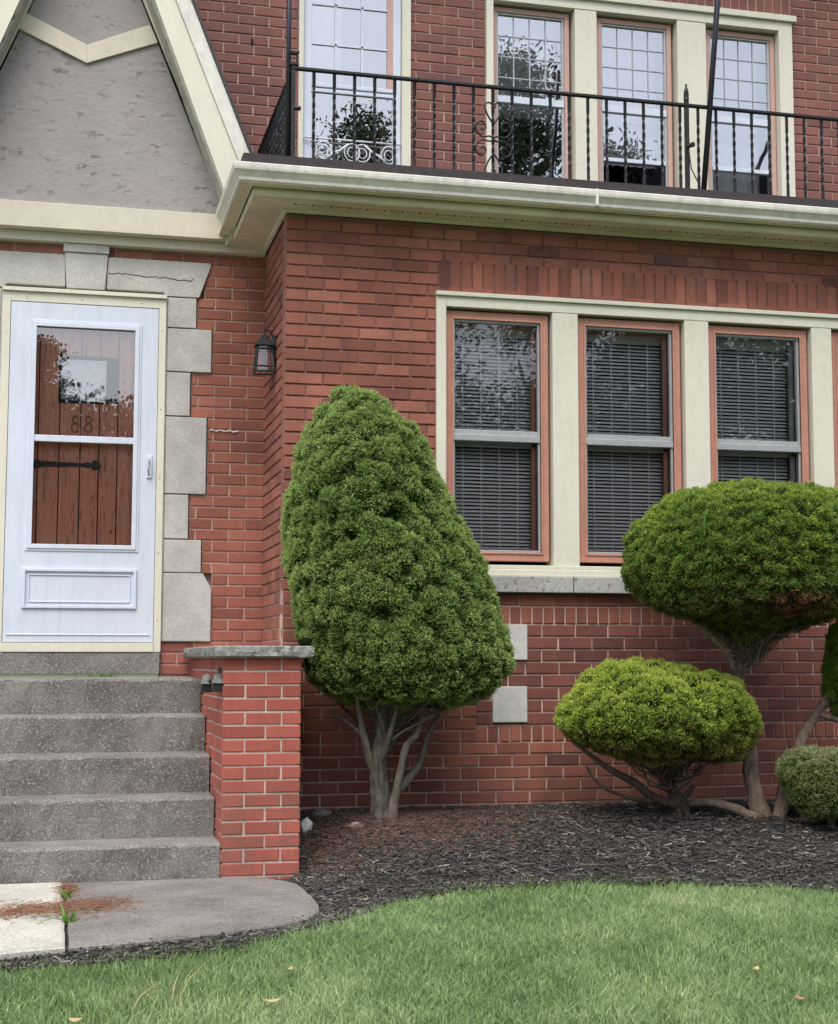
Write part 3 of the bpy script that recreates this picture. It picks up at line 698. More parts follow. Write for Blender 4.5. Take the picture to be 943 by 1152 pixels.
mb = MB(); q = at(776,164,RY-.02); mb.tube([(px_,RY-.012,q[1]),(px_+.025,RY-.045,q[1]+.004)], [.014,.016], 'iron_rust', 8); mb.tube([(px_+.002,RY-.02,q[1]-.02),(px_+.012,RY-.03,q[1]-.14),(px_+.055,RY-.05,q[1]-.25)], .004, 'iron_rust', 5); mb.build('bracket', rail)
mb = MB(); q = at(331,66,RY); mb.box(q[0]-.026,q[0]+.026,RY-.02,RY+.02,q[1]-.040,q[1]-.028,'iron'); mb.box(q[0]-.026,q[0]+.026,RY-.02,RY+.02,q[1]+.028,q[1]+.040,'iron'); mb.box(q[0]+.014,q[0]+.024,RY-.016,RY+.016,q[1]-.028,q[1]+.028,'iron'); mb.build('bracket', rail)
mb = MB(); q = at(335,122,RY); mb.tube([(x0+.01,RY-.01,q[1]),(x0+.04,RY-.02,q[1]-.005)], .014, 'iron', 6); mb.build('bracket', rail)
def scroll(xc, yc_, along='x'):
    zc_ = 4.112; base = [(0,.086),(.034,.138),(.052,.189),(.040,.212),(.018,.212),(.006,.196),(.012,.184)]
    sp = [(0,0),(.023,.011),(.069,.006),(.100,.034),(.106,.069),(.080,.098),(.052,.083),(.047,.058),(.064,.046),(.078,.056)]
    mb = MB()
    def smooth_(p):
        out = []
        for i in range(len(p)-1):
            a = p[max(0,i-1)]; b_ = p[i]; c = p[i+1]; d = p[min(len(p)-1,i+2)]
            for t in (0,.25,.5,.75):
                out.append(tuple(.5*((2*b_[k])+(-a[k]+c[k])*t+(2*a[k]-5*b_[k]+4*c[k]-d[k])*t*t+(-a[k]+3*b_[k]-3*c[k]+d[k])*t**3) for k in (0,1)))
        out.append(p[-1]); return out
    for sx in (1,-1):
        for sz in (1,-1):
            for cv in (base, sp):
                pts = [(xc+sx*a, yc_, zc_+sz*(b_ if cv is base else b_+.004)) if along == 'x' else (xc, yc_+sx*a, zc_+sz*(b_ if cv is base else b_+.004)) for a, b_ in smooth_(cv)]
                mb.tube(pts, .0055, 'iron', 5)
    return mb.build('scroll', rail, smooth=True)
sx_ = min(xs, key=lambda v: abs(v-at(557,150,RY)[0]))
scroll(sx_, RY-.012); scroll(x0, RY+.60, 'y'); scroll(x0, RY+1.05, 'y')
# the two awning poles
mb = MB(); a = at(792,205,RY-.03); b_ = at(808,-6,RY-.03); mb.tube([(a[0]-.005,RY-.03,3.862),(b_[0],RY-.03,b_[1]),(b_[0]+.05,RY-.03,b_[1]+.75)], .017, 'pole_black', 10)
o = mb.build('metal_pole', None, smooth=True); tag(o, 'slanting black pole rising from the balcony edge in front of the rightmost upper window', 'pole')
mb = MB(); mb.tube([(x0-.026,RY+.005,3.862),(x0-.026,RY+.005,at(324,-10,RY)[1]+.7)], .014, 'pole_black', 8); o = mb.build('metal_pole', None, smooth=True); tag(o, 'upright thin black pole at the left corner of the balcony railing', 'pole')

# wall lantern --------------------------------------------------------------
lan = empty('wall_lantern', (0,.42,2.76), 'small dark weathered carriage lantern on the narrow brick return wall right of the entrance', 'lantern')
LX, LY, LZ = -.064, .42, 2.785
mb = MB(); mb.box(-.012,-.0005,LY-.028,LY+.028,LZ+.02,LZ+.22,'lantern_metal'); mb.tube([(-.008,LY,LZ+.20),(-.03,LY,LZ+.245),(LX,LY,LZ+.255),(LX,LY,LZ+.215)], .007, 'lantern_metal', 6); mb.build('bracket', lan, bevel=.002)
def frustum(mb, cx, cy, z0, r0, z1, r1, mat, open_=False):
    vs = [(cx+sx*r0,cy+sy*r0,z0) for sx,sy in ((-1,-1),(1,-1),(1,1),(-1,1))]+[(cx+sx*r1,cy+sy*r1,z1) for sx,sy in ((-1,-1),(1,-1),(1,1),(-1,1))]
    fs = [(0,1,5,4),(1,2,6,5),(2,3,7,6),(3,0,4,7)]
    if not open_: fs += [(3,2,1,0),(4,5,6,7)]
    mb.add(vs, fs, mat)
mb = MB(); frustum(mb,LX,LY,LZ+.155,.058,LZ+.185,.042,'lantern_metal'); frustum(mb,LX,LY,LZ+.1855,.036,LZ+.222,.014,'lantern_metal'); mb.tube([(LX,LY,LZ+.22),(LX,LY,LZ+.25)], [.008,.003], 'lantern_metal', 6); mb.build('lantern_roof', lan, bevel=.002)
mb = MB()
for sx in (-1,1):
    for sy in (-1,1): mb.tube([(LX+sx*.056,LY+sy*.056,LZ),(LX+sx*.040,LY+sy*.040,LZ+.155)], .006, 'lantern_metal', 4)
for z_, r_ in ((LZ,.057),(LZ+.030,.054),(LZ+.135,.043)):
    for (ax,ay,bx_,by) in ((-1,-1,1,-1),(1,-1,1,1),(1,1,-1,1),(-1,1,-1,-1)): mb.tube([(LX+ax*r_,LY+ay*r_,z_),(LX+bx_*r_,LY+by*r_,z_)], .005, 'lantern_metal', 4)
mb.build('cage', lan)
mb = MB(); frustum(mb,LX,LY,LZ+.005,.052,LZ+.150,.038,'glass_storm',True); mb.build('pane', lan)
mb = MB(); mb.tube([(LX,LY,LZ+.14),(LX,LY,LZ+.11),(LX,LY,LZ+.08),(LX,LY,LZ+.04)], [.010,.010,.014,.008], 'rock_grey', 8); mb.build('bulb', lan, smooth=True)

# porch steps ---------------------------------------------------------------
steps = empty('concrete_steps', (-1.3,-.3,.08), 'five worn grey concrete steps leading up to the white door', 'steps')
PXL, PXR, PYF = -.417, -.037, -.90
nz = [.085,.246,.441,.634,.828,1.018]
for i in range(5):
    mb = MB(); yf = PYF+.012+i*.27; yb = PYF+.012+(i+1)*.27+.01 if i < 4 else D-.034
    xr = PXL-.006 if i else PXL-.002; n = 60; rows = []
    prof = [(yb,nz[i+1]+.002),(yf+.020,nz[i+1]),(yf+.006,nz[i+1]-.004),(yf,nz[i+1]-.014),(yf+.003,(nz[i]+nz[i+1])/2),(yf+.006,nz[i]-(.02 if i == 0 else .04)),(yb,nz[i]-(.02 if i == 0 else .04))]
    vs = []
    for k in range(n+1):
        x = -2.7+(xr+2.7)*k/n
        for j_, (py_, pz_) in enumerate(prof):
            d = 0 if j_ in (0,6) else .006*mnoise.noise(Vector((x*6,i*3.1,j_*.7)))+.006*mnoise.noise(Vector((x*27,i*5.1,j_*.9)))
            vs.append((x,py_+d,pz_+d*.8))
    m_ = len(prof); fs = [(k*m_+j_, (k+1)*m_+j_, (k+1)*m_+(j_+1)%m_, k*m_+(j_+1)%m_) for k in range(n) for j_ in range(m_)]
    fs += [tuple(range(m_)), tuple(n*m_+j_ for j_ in range(m_-1,-1,-1))]
    fs = [f[::-1] for f in fs]
    mb.add(vs, fs, 'concrete'); mb.build('step', steps)
mb = MB(); mb.box(-2.7,PXL-.02,PYF+.30,D-.05,.0,.20,'concrete'); mb.box(-2.7,PXL-.02,.24,D-.05,.2001,.95,'concrete'); mb.build('stair_core', steps)

# brick pier wall beside the steps -------------------------------------------
pier = empty('brick_pier', (-.23,-.5,.08), 'bright red brick cheek wall with stone cap beside the steps', 'pier')
mb = MB(); hp = .0653; ztop = 1.130
for k in range(17):
    z1_ = ztop-k*hp; z0_ = z1_-hp; j2 = .0048
    if k%2 == 0: cuts = [0,.108,.285,PXR-PXL]
    else: cuts = [0,.208,PXR-PXL]
    wf = Wall((PXL,PYF,0),(1,0,0),(0,-1,0)); ws = Wall((PXL,D,0),(0,-1,0),(-1,0,0)); we = Wall((PXR,PYF,0),(0,1,0),(1,0,0))
    for a, b_ in zip(cuts, cuts[1:]): add_brick(mb, wf, a+(j2 if a else 0), b_-(j2 if b_ < PXR-PXL else 0), z0_+j2, z1_-j2, 'brick_pier')
    LL = D-PYF
    s = LL-.021 if k%2 else LL-.021; first = .075 if k%2 == 0 else .165; e = s
    nx = s-first
    while e > .03:
        nx = max(nx, 0); add_brick(mb, ws, nx+j2, e-(j2 if e < s else 0), z0_+j2, z1_-j2, 'brick_pier'); e = nx; nx = e-.18
    e = .021; nx = .021+first
    while e < .88:
        nx = min(nx, -PYF-.01); add_brick(mb, we, e+(j2 if e > .03 else 0), nx-j2, z0_+j2, z1_-j2, 'brick_pier'); e = nx; nx = e+.18
        if e >= -PYF-.011: break
mb.box(PXL+.006,PXR-.006,PYF+.006,D+.0,.0,ztop-.001,'mortar_pier')
mb.build('brickwork', pier)
mb = MB(); n1, n2 = 26, 90; xa, xb, ya, yb = PXL-.050, PXR+.055, PYF-.050, -.004
def capz(x, y, top):
    return (1.187+.003*mnoise.noise(Vector((x*7,y*7,1)))) if top else 1.1315
outl = []
def edge(x, y): 
    d = .009*mnoise.noise(Vector((x*9,y*9,4)))+.005*mnoise.noise(Vector((x*31,y*31,2))); return d
pts = [(xa+(xb-xa)*i/n1, ya) for i in range(n1)]+[(xb, ya+(yb-ya)*i/n1) for i in range(n1)]+[(xb,yb),(PXL+.02,yb),(PXL+.02,D-.035)]+[(xa, D-.035+(ya-D+.035)*i/n2) for i in range(n2)]
rings = []
for lvl, (zz, ins) in enumerate(((1.1315,.010),(1.137,.002),(1.158,.0),(1.182,.003),(1.187,.012))):
    rg = []
    for (x, y) in pts:
        e = edge(x, y+lvl*.35); cx_ = (PXL+PXR)/2; sgx = 1 if x > cx_ else -1
        fx = x-sgx*(ins)+(sgx*e if abs(x-xa) < .01 or abs(x-xb) < .01 else 0); fy = y+(ins+e if abs(y-ya) < .01 else 0)
        rg.append((fx, fy, zz+.0025*mnoise.noise(Vector((x*12,y*12,lvl)))))
    rings.append(rg)
m_ = len(pts); vs = [p for rg in rings for p in rg]
fs = [(l*m_+i, l*m_+(i+1)%m_, (l+1)*m_+(i+1)%m_, (l+1)*m_+i) for l in range(4) for i in range(m_)]+[tuple(range(m_-1,-1,-1)), tuple(4*m_+i for i in range(m_))]
mb.add(vs, fs, 'stone_cap'); mb.build('cap_stone', pier)

# little twin spotlight on the pier ------------------------------------------
spx, spz = at(238,768,-.75)
spot = empty('twin_spotlight', (PXL,-.75,spz-.06), 'small weathered twin headed spotlight on the inner side of the brick pier', 'spotlight')
mb = MB(); mb.box(PXL-.014,PXL-.002,-.80,-.73,spz-.01,spz+.075,'spot_metal'); mb.tube([(PXL-.01,-.765,spz+.02),(PXL-.05,-.775,spz+.02)], .009, 'spot_metal', 8); mb.build('mounting_plate', spot, bevel=.002)
for (ox, oy, dz) in ((-.062,-.70,-.018),(-.022,-.86,-.012)):
    mb = MB(); c_ = Vector((PXL+ox,oy+.0,spz+dz))
    frustum(mb, c_.x, c_.y, c_.z-.030, .026, c_.z+.012, .024, 'spot_black'); vs = [(c_.x-.030,c_.y-.035,c_.z+.010),(c_.x+.026,c_.y-.035,c_.z+.010),(c_.x+.026,c_.y+.030,c_.z+.014),(c_.x-.030,c_.y+.030,c_.z+.014),(c_.x-.014,c_.y-.010,c_.z+.058),(c_.x+.018,c_.y-.010,c_.z+.058),(c_.x+.018,c_.y+.016,c_.z+.058),(c_.x-.014,c_.y+.016,c_.z+.058)]
    mb.add(vs, [(3,2,1,0),(4,5,6,7),(0,1,5,4),(1,2,6,5),(2,3,7,6),(3,0,4,7)], 'spot_metal')
    mb.tube([(PXL-.03,-.775,spz+.02),(c_.x,c_.y,c_.z+.02)], .007, 'spot_metal', 6)
    mb.build('lamp_head', spot, bevel=.003)

# ground ---------------------------------------------------------------------
def pl(t, ks):
    for (a, b_), (a2, b2) in zip(ks, ks[1:]):
        if t >= a2: return b2+(b_-b2)*(t-a2)/(a-a2) if t < a else b_
    return ks[-1][1]
def GH(X, Y):
    h1 = pl(Y, [(0,.285),(-.9,.078),(-1.3,.068),(-2.5,.058),(-9,-.445),(-200,-.9)]); h2 = pl(Y, [(0,.28),(-.5,.296),(-.75,.268),(-1.6,.052),(-2.5,.02),(-9,-.445),(-200,-.9)])
    t = min(1, max(0, (X+.02)/.5)); t = t*t*(3-2*t); h = h1*(1-t)+h2*t
    if X < -.06: h = min(h, .066)
    return h
LAWN = [(-4,-3.05),(-1.37,-2.671),(-1.065,-2.632),(-.746,-2.58),(-.509,-2.493),(-.274,-2.27),(.03,-2.0),(.249,-1.67),(.444,-1.526),(.645,-1.474),(.975,-1.442),(1.278,-1.445),(1.615,-1.499),(2.027,-1.589),(2.354,-1.779),(3.3,-2.3),(7,-3.0)]
def lawn_y(x):
    x = max(-4, min(6.999, x))
    for (a, b_), (c_, d_) in zip(LAWN, LAWN[1:]):
        if a <= x <= c_: t = (x-a)/(c_-a); return b_+(d_-b_)*t
def sheet(name, xs_, ys_, mat, dz=0, fn=None):
    vs = [(x, y, (fn or GH)(x, y)+dz) for y in ys_ for x in xs_]; nx = len(xs_)
    fs = [(j*nx+i, j*nx+i+1, (j+1)*nx+i+1, (j+1)*nx+i) for j in range(len(ys_)-1) for i in range(nx-1)]
    mb = MB(); mb.add(vs, fs, mat); o = mb.build(name, None, smooth=True); tag(o, kind='structure'); return o
xs_ = [-120,-60,-30,-15,-8,-5]+list(np.arange(-4,7.01,.08))+[9,14,30,60,120]
ys_ = [-200,-120,-60,-35,-22]+list(np.arange(-14,-4,.5))+list(np.arange(-4,.16,.05))+[3,10,40,120]
def GL(x, y): return GH(x, y)-.012+.006*mnoise.noise(Vector((x*3,y*3,0)))
sheet('lawn_ground', xs_, ys_, 'lawn_soil', 0, GL)
# bed sheet between the wall and the lawn
nx = 170; bx_ = np.linspace(-4,7,nx); vs = []; m_ = 40
for x in bx_:
    ly = lawn_y(x)-.05+.02*mnoise.noise(Vector((x*5,0,0)))
    for j_ in range(m_+1):
        y = .15+(ly-.15)*j_/m_; vs.append((x, y, GH(x,y)+.006+.010*mnoise.noise(Vector((x*6,y*6,0)))+.008*mnoise.noise(Vector((x*20,y*20,0)))-(.03 if j_ == m_ else 0)))
mb = MB(); mb.add(vs, [(i*(m_+1)+j_, i*(m_+1)+j_+1, (i+1)*(m_+1)+j_+1, (i+1)*(m_+1)+j_) for i in range(nx-1) for j_ in range(m_)], 'bed_soil')
o = mb.build('mulch_bed', None, smooth=True); tag(o, kind='structure')
# road behind the camera
mb = MB(); mb.box(-80,80,-24,-16,-1.2,-.585,'asphalt'); o = mb.build('road', None); tag(o, kind='structure')
# walkway slabs
def slab(name, pts, mat, top=.087):
    mb = MB(); n = len(pts); P = []
    for i in range(n):   # subdivide and roughen the outline
        a, b_ = Vector(pts[i]), Vector(pts[(i+1)%n]); k = max(1, int((b_-a).length/.03))
        for q in range(k):
            p = a+(b_-a)*q/k; e = .005*mnoise.noise(Vector((p.x*14,p.y*14,2))); P.append((p.x+e, p.y+e))
    n = len(P); cen = Vector((sum(p[0] for p in P)/n, sum(p[1] for p in P)/n))
    vs = [(x,y,top-.12) for x,y in P]+[(x,y,top-.006) for x,y in P]+[(x+(cen.x-x)*.008,y+(cen.y-y)*.008,top) for x,y in P]
    fs = [(i,(i+1)%n,n+(i+1)%n,n+i) for i in range(n)]+[(n+i,n+(i+1)%n,2*n+(i+1)%n,2*n+i) for i in range(n)]+[tuple(2*n+i for i in range(n))]
    mb.add(vs, fs, mat); o = mb.build(name, None); tag(o, kind='structure')
def arc(c, r, a0, a1, n=10): return [(c[0]+r*math.cos(R(a0+(a1-a0)*i/n)), c[1]+r*math.sin(R(a0+(a1-a0)*i/n))) for i in range(n+1)]
slab('walkway', [(-1.134,-2.562),(-.739,-2.472),(-.594,-2.412),(-.311,-2.281),(-.19,-2.15),(-.122,-1.98),(-.095,-1.82),(-.088,-1.60),(-.090,-1.32),(-.097,-1.20),(-.13,-1.10),(-.20,-.99),(-.24,-.93),(-.42,-.915),(-1.134,-.915)], 'concrete_walk')
slab('walkway', [(-1.148,-.90),(-4.0,-.90),(-4.0,-3.0),(-1.371,-2.635),(-1.148,-2.572)], 'concrete_pale', .090)

# scattered chips: one mesh each ------------------------------------------------
def slivers(name, P, L, Wd, T, mat, label=None, cat=None, tiltmax=.45):
    n = len(P); az = RNG.uniform(0, math.pi, n); tl = RNG.normal(0, tiltmax*.5, n); ro = RNG.normal(0, .4, n)
    d = np.stack([np.cos(az)*np.cos(tl), np.sin(az)*np.cos(tl), np.sin(tl)], 1)
    s = np.stack([-np.sin(az)*np.cos(ro), np.cos(az)*np.cos(ro), np.sin(ro)], 1); u = np.cross(d, s)
    L = L[:,None]; Wd = Wd[:,None]; T = T[:,None]
    cs = []
    for (a, b_, c_) in ((-1,-.7,-1),(1,-.4,-1),(.9,.5,-1),(-.95,.8,-1),(-.9,-.6,1),(.85,-.3,1),(.8,.4,1),(-.8,.7,1)):
        cs.append(P+d*a*L/2+s*b_*Wd/2+u*c_*T/2)
    V = np.stack(cs, 1).reshape(-1,3); base = np.arange(n)[:,None]*8
    fc = np.array([(3,2,1,0),(4,5,6,7),(0,1,5,4),(1,2,6,5),(2,3,7,6),(3,0,4,7)])
    Fq = (base[:,:,None]+fc[None]).reshape(-1,4)
    o = np_mesh(name, V, Fq, mat); tag(o, label, cat, kind='stuff'); return o
def bed_points(n, xr=(-.1,3.4), cond=None):
    out = []
    while len(out) < n:
        x = random.uniform(*xr); ly = lawn_y(x); y = random.uniform(ly-.07, -.005)
        if x < -.03 and y > -.93: continue
        if x < -.06 and -2.25+.3*(x+.3) < y and x < -.11: continue
        if x < -.085 and y > -1.9: continue
        if cond and not cond(x, y): continue
        out.append((x, y, GH(x,y)+.012+.010*mnoise.noise(Vector((x*6,y*6,0)))+random.uniform(0,.014)))
    return np.array(out)
P = bed_points(21000, cond=lambda x, y: not (((x-.50)/.62)**2+((y+.60)/.45)**2 < random.uniform(.4,1.3) and random.random() < .72)); L = RNG.gamma(3, .011, len(P))+.006
P = np.concatenate([P, bed_points(7000, (3.4,7.0))]); L = np.concatenate([L, RNG.gamma(3,.014,7000)+.008])
slivers('wood_mulch', P, L, RNG.uniform(.003,.010,len(P)), RNG.uniform(.002,.005,len(P)), 'mulch', 'dark shredded wood mulch on the bed along the brick wall', 'mulch')
# strip of mulch between walkway and lawn
out = []
while len(out) < 2600:
    x = random.uniform(-2.4,-.02); ly = lawn_y(x); y = random.uniform(ly-.08, ly+.16)
    if x > -.12 and False: continue
    out.append((x, y, GH(x,y)+.010+random.uniform(0,.012)))
P = np.array(out); slivers('wood_mulch', P, RNG.gamma(4,.008,len(P))+.008, RNG.uniform(.004,.012,len(P)), RNG.uniform(.002,.006,len(P)), 'mulch', 'narrow strip of dark wood mulch between the walkway and the lawn', 'mulch')
def patch(n, cx, cy, rx, ry, z=None):
    a = RNG.normal(0,.5,(n,2)); x = cx+a[:,0]*rx; y = cy+a[:,1]*ry
    return np.array([(p, q, (GH(p,q)+.022 if z is None else z)+random.uniform(0,.006)) for p, q in zip(x, y)])
P = np.array([p for p in patch(14000, .52, -.60, .95, .62) if p[1] < -.01 and p[0] > .01 and p[1] > lawn_y(p[0])+.35])
slivers('needle_litter', P, RNG.uniform(.008,.03,len(P)), RNG.uniform(.0015,.004,len(P)), np.full(len(P),.0015), 'needle_litter', 'reddish brown needle litter on the bed under the conical spruce', 'fallen needles')
jx, jy = at(75,1030,-1.9)[0], -1.72
P = np.concatenate([patch(1500, -1.30, -1.72, .36, .20, .092), patch(650, -1.06, -1.62, .20, .17, .090), patch(250, -1.13, -1.15, .05, .25, .090)])
P = P[P[:,1] > -2.4]
slivers('dry_needles', P, RNG.uniform(.012,.05,len(P)), RNG.uniform(.0012,.003,len(P)), np.full(len(P),.0012), 'dry_needles', 'rusty orange dry needles drifted across the joint of the walkway', 'fallen needles', .2)

# blades -----------------------------------------------------------------------
def blades(name, P, hgt, wid, lean, mat, label=None, cat=None, kind='stuff', tone=None, parent=None):
    n = len(P); az = RNG.uniform(0, 2*math.pi, n); la = RNG.uniform(0, 2*math.pi, n); ln = np.abs(RNG.normal(0, lean, n))
    d = np.stack([np.cos(la)*ln, np.sin(la)*ln, np.ones(n)], 1); s = np.stack([np.cos(az), np.sin(az), np.zeros(n)], 1)
    h = hgt[:,None]; w = wid[:,None]; droop = np.stack([np.cos(la), np.sin(la), np.zeros(n)], 1)*ln[:,None]
    p0 = P; p1 = P+d*h*.5; p2 = P+d*h+droop*h*.6-np.array([0,0,1])*(ln[:,None]**2)*h*.25
    V = np.stack([p0-s*w/2, p0+s*w/2, p1+s*w*.42, p1-s*w*.42, p2+s*w*.07, p2-s*w*.07], 1).reshape(-1,3)
    b_ = np.arange(n)[:,None]*6; fc = np.array([(0,1,2,3),(3,2,4,5)]); Fq = (b_[:,:,None]+fc[None]).reshape(-1,4)
    t = np.repeat(tone if tone is not None else np.full(n,.5), 6); t = t+np.tile([-.18,-.18,0,0,.12,.12], n)
    o = np_mesh(name, V, Fq, mat, parent, {'tone': np.clip(t,0,1), 'dead': np.zeros(len(V))}); tag(o, label, cat, kind=kind); return o
def gpts(n, xr, yr):
    out = []; 
    while len(out) < n:
        x = random.uniform(*xr); y = random.uniform(*yr); ly = lawn_y(x)+.02*mnoise.noise(Vector((x*7,1,0)))+.012*mnoise.noise(Vector((x*30,1,0)))
        if y > ly+random.random()**3*.045: continue
        out.append((x, y, GH(x,y)-.012))
    return np.array(out)
P = np.concatenate([gpts(165000, (-1.75,2.9), (-4.1,-1.4)), gpts(26000, (-4,6.5), (-7.5,-1.6))])
big = np.array([mnoise.noise(Vector((p[0]*1.3,p[1]*1.3,3)))*.30+mnoise.noise(Vector((p[0]*5,p[1]*5,7)))*.26+mnoise.noise(Vector((p[0]*17,p[1]*17,2)))*.2 for p in P])
hg = RNG.uniform(.020,.046,len(P))*(1+big*.5)
blades('lawn_grass', P, hg, RNG.gamma(6,.00045,len(P))+.0008, .48, 'grass_blade', 'short mown green lawn in front of the mulch bed', 'grass', tone=np.clip(.47+big+RNG.normal(0,.12,len(P)),0,1))
# the longer pale blades standing out of the lawn
for (px_a, py_a) in ((148,1130),(196,1118)):
    pts = []
    r = _F+_R*(px_a-PX)/F_PX+_U*(PY-py_a)/F_PX; t_ = 4.
    while (CAM+t_*r)[2] > GH(*(CAM+t_*r)[:2])+.02: t_ += .005
    g0 = CAM+t_*r; P = np.array([(g0[0]+random.uniform(-.02,.02), g0[1]+random.uniform(-.01,.01), GH(g0[0],g0[1])-.01) for _ in range(5)])
    o = blades('grass_tuft', P, RNG.uniform(.09,.15,5), np.full(5,.0055), .42, 'straw', None, None, None)
    del_kind = o.pop('kind') if 'kind' in o.keys() else None
    tag(o, 'tuft of long pale straw blades in the lawn, %s one below the walkway' % ('left' if px_a < 170 else 'right'), 'grass tuft', 'pale grass tufts in the lawn')
def leafshape(name, x, y, z, L, col, label, cat, group=None, az=0):
    mb = MB(); pts = []; n = 12
    for i in range(n):
        a = 2*math.pi*i/n; u = math.cos(a)*L/2; v = math.sin(a)*L*.26*(1-.25*math.cos(a))
        pts.append((x+u*math.cos(az)-v*math.sin(az), y+u*math.sin(az)+v*math.cos(az), z+.006*math.cos(2*a)+abs(v)*.3))
    mb.add(pts+[(p[0],p[1],p[2]-.001) for p in pts], [tuple(range(n)), tuple(range(2*n-1,n-1,-1))]+[(i,i+n,(i+1)%n+n,(i+1)%n) for i in range(n)], col)
    o = mb.build(name, None); tag(o, label, cat, group)
def gat(px_a, py_a, up=0.):
    r = _F+_R*(px_a-PX)/F_PX+_U*(PY-py_a)/F_PX; t_ = 4.
    while (CAM+t_*r)[2] > GH(*(CAM+t_*r)[:2])+up and t_ < 14: t_ += .004
    return CAM+t_*r
simple('leaf_tan', (.40,.30,.15), .8); simple('leaf_brown', (.28,.17,.08), .8)
for i, (lx, ly_, L_, cl, lb) in enumerate(((306,1128,.06,'leaf_tan','tan fallen leaf in the lawn below the walkway end'),(327,1093,.05,'leaf_tan','small yellowish leaf caught in the grass near the curved lawn edge'),
        (85,1150,.05,'leaf_tan','pale leaf at the very bottom left of the lawn'),(850,1092,.045,'leaf_tan','small tan leaf on the right part of the lawn, nearer the bed'),(902,1125,.05,'leaf_brown','brown leaf lowest on the right part of the lawn'))):
    g0 = gat(lx, ly_, .03); leafshape('fallen_leaf', g0[0], g0[1], g0[2]+.006, L_, cl, lb, 'leaf', 'fallen leaves in the lawn', i*1.3)
# weeds in the walkway joint
for (wx_, wy_, n_, lb) in ((-1.135,-1.98,26,'bright green weed growing in the walkway joint nearest the lawn'),(-1.13,-1.36,12,'smaller green weed in the walkway joint close to the steps')):
    e = empty('weed', (wx_,wy_,.09), lb, 'weed', 'weeds in the walkway joint')
    P = np.array([(wx_+random.uniform(-.02,.02), wy_+random.uniform(-.05,.05), .078) for _ in range(n_)])
    o = blades('leaf_tuft', P, RNG.uniform(.025,.07,n_), RNG.uniform(.008,.014,n_), 1.1, 'weed_leaf', parent=e, kind=None)
e = empty('weed', (-1.0,.45,1.02), 'mossy weed on the top landing under the door', 'weed')
P = np.array([(-.93+random.uniform(-.09,.09), .86+random.uniform(-.03,.02), 1.018) for _ in range(40)]); blades('leaf_tuft', P, RNG.uniform(.01,.028,40), RNG.uniform(.006,.010,40), .9, 'weed_leaf', parent=e, kind=None)
# stones, plastic scrap
def rock(name, c, r, mat, label, cat, sq=(1,1,.6), seed=0, group=None):
    import bmesh
    bm = bmesh.new(); bmesh.ops.create_icosphere(bm, subdivisions=3, radius=1)
    for v in bm.verts:
        d = 1+.35*mnoise.noise(v.co*1.3+Vector((seed,0,0)))+.12*mnoise.noise(v.co*4+Vector((seed,0,0)))
        v.co = Vector((v.co.x*r*sq[0]*d, v.co.y*r*sq[1]*d, v.co.z*r*sq[2]*d))
    me = bpy.data.meshes.new(name); bm.to_mesh(me); bm.free(); me.materials.append(MATS[mat]); me.polygons.foreach_set('use_smooth',[True]*len(me.polygons))
    o = bpy.data.objects.new(name, me); COL.objects.link(o); o.location = c; tag(o, label, cat, group); return o
g0 = gat(362,922); rock('rock', (g0[0],g0[1]+.02,g0[2]+.02), .052, 'rock_grey', 'dark grey rock against the brick wall beside the pier', 'rock', (1.1,.8,.7), 1)
g0 = gat(404,930); rock('rock', (g0[0],g0[1],g0[2]+.008), .036, 'rock_pale', 'pale tan rock just left of the spruce trunk', 'rock', (1.4,.9,.5), 5)
g0 = gat(458,928); rock('rock', (g0[0],g0[1],g0[2]+.006), .024, 'rock_pale', 'small tan rock just right of the spruce trunk', 'rock', (1.4,.9,.5), 9)
g0 = gat(7+400,1021); 
g0 = gat(345,938); o = rock('plastic_scrap', (g0[0],g0[1],g0[2]+.035), .040, 'plastic_white', 'crumpled white plastic scrap leaning against the foot of the pier', 'scrap', (.75,.5,1.25), 14)

# trees -------------------------------------------------------------------------
def limb(mb, pts, rads, mat, seg=10, rough=.18, seed=0, sub=5):
    P = [Vector(p) for p in pts]; n = len(P); out = []; rr = []
    for i in range(n-1):
        a = P[max(0,i-1)]; b_ = P[i]; c = P[i+1]; d = P[min(n-1,i+2)]
        for q in range(sub):
            t = q/sub; out.append(.5*((2*b_)+(c-a)*t+(2*a-5*b_+4*c-d)*t*t+(3*b_-a-3*c+d)*t*t*t)); rr.append(rads[i]*(1-t)+rads[i+1]*t)
    out.append(P[-1]); rr.append(rads[-1])
    k0 = len(mb.v); mb.tube(out, rr, mat, seg)
    for i in range(len(out)):
        for s_ in range(seg):
            v = Vector(mb.v[k0+i*seg+s_]); c = out[i]; d = v-c
            f = 1+rough*(mnoise.noise(Vector((s_*1.1+seed, (c.z+c.x)*7, seed)))*1.2+mnoise.noise(v*26))
            mb.v[k0+i*seg+s_] = tuple(c+d*f)
from mathutils.kdtree import KDTree
def poisson(rng, sampler, d, tries):
    out = []; g = {}
    for p in sampler(tries):
        k = (math.floor(p[0]/d), math.floor(p[1]/d), math.floor(p[2]/d)); dd = (d*rng.uniform(.7,1.1))**2; ok = True
        for a in (-1,0,1):
            for b_ in (-1,0,1):
                for c in (-1,0,1):
                    for q in g.get((k[0]+a,k[1]+b_,k[2]+c), ()):
                        if (q[0]-p[0])**2+(q[1]-p[1])**2+(q[2]-p[2])**2 < dd: ok = False; break
                    if not ok: break
                if not ok: break
            if not ok: break
        if ok: g.setdefault(k, []).append(p); out.append(p)
    return np.array(out)
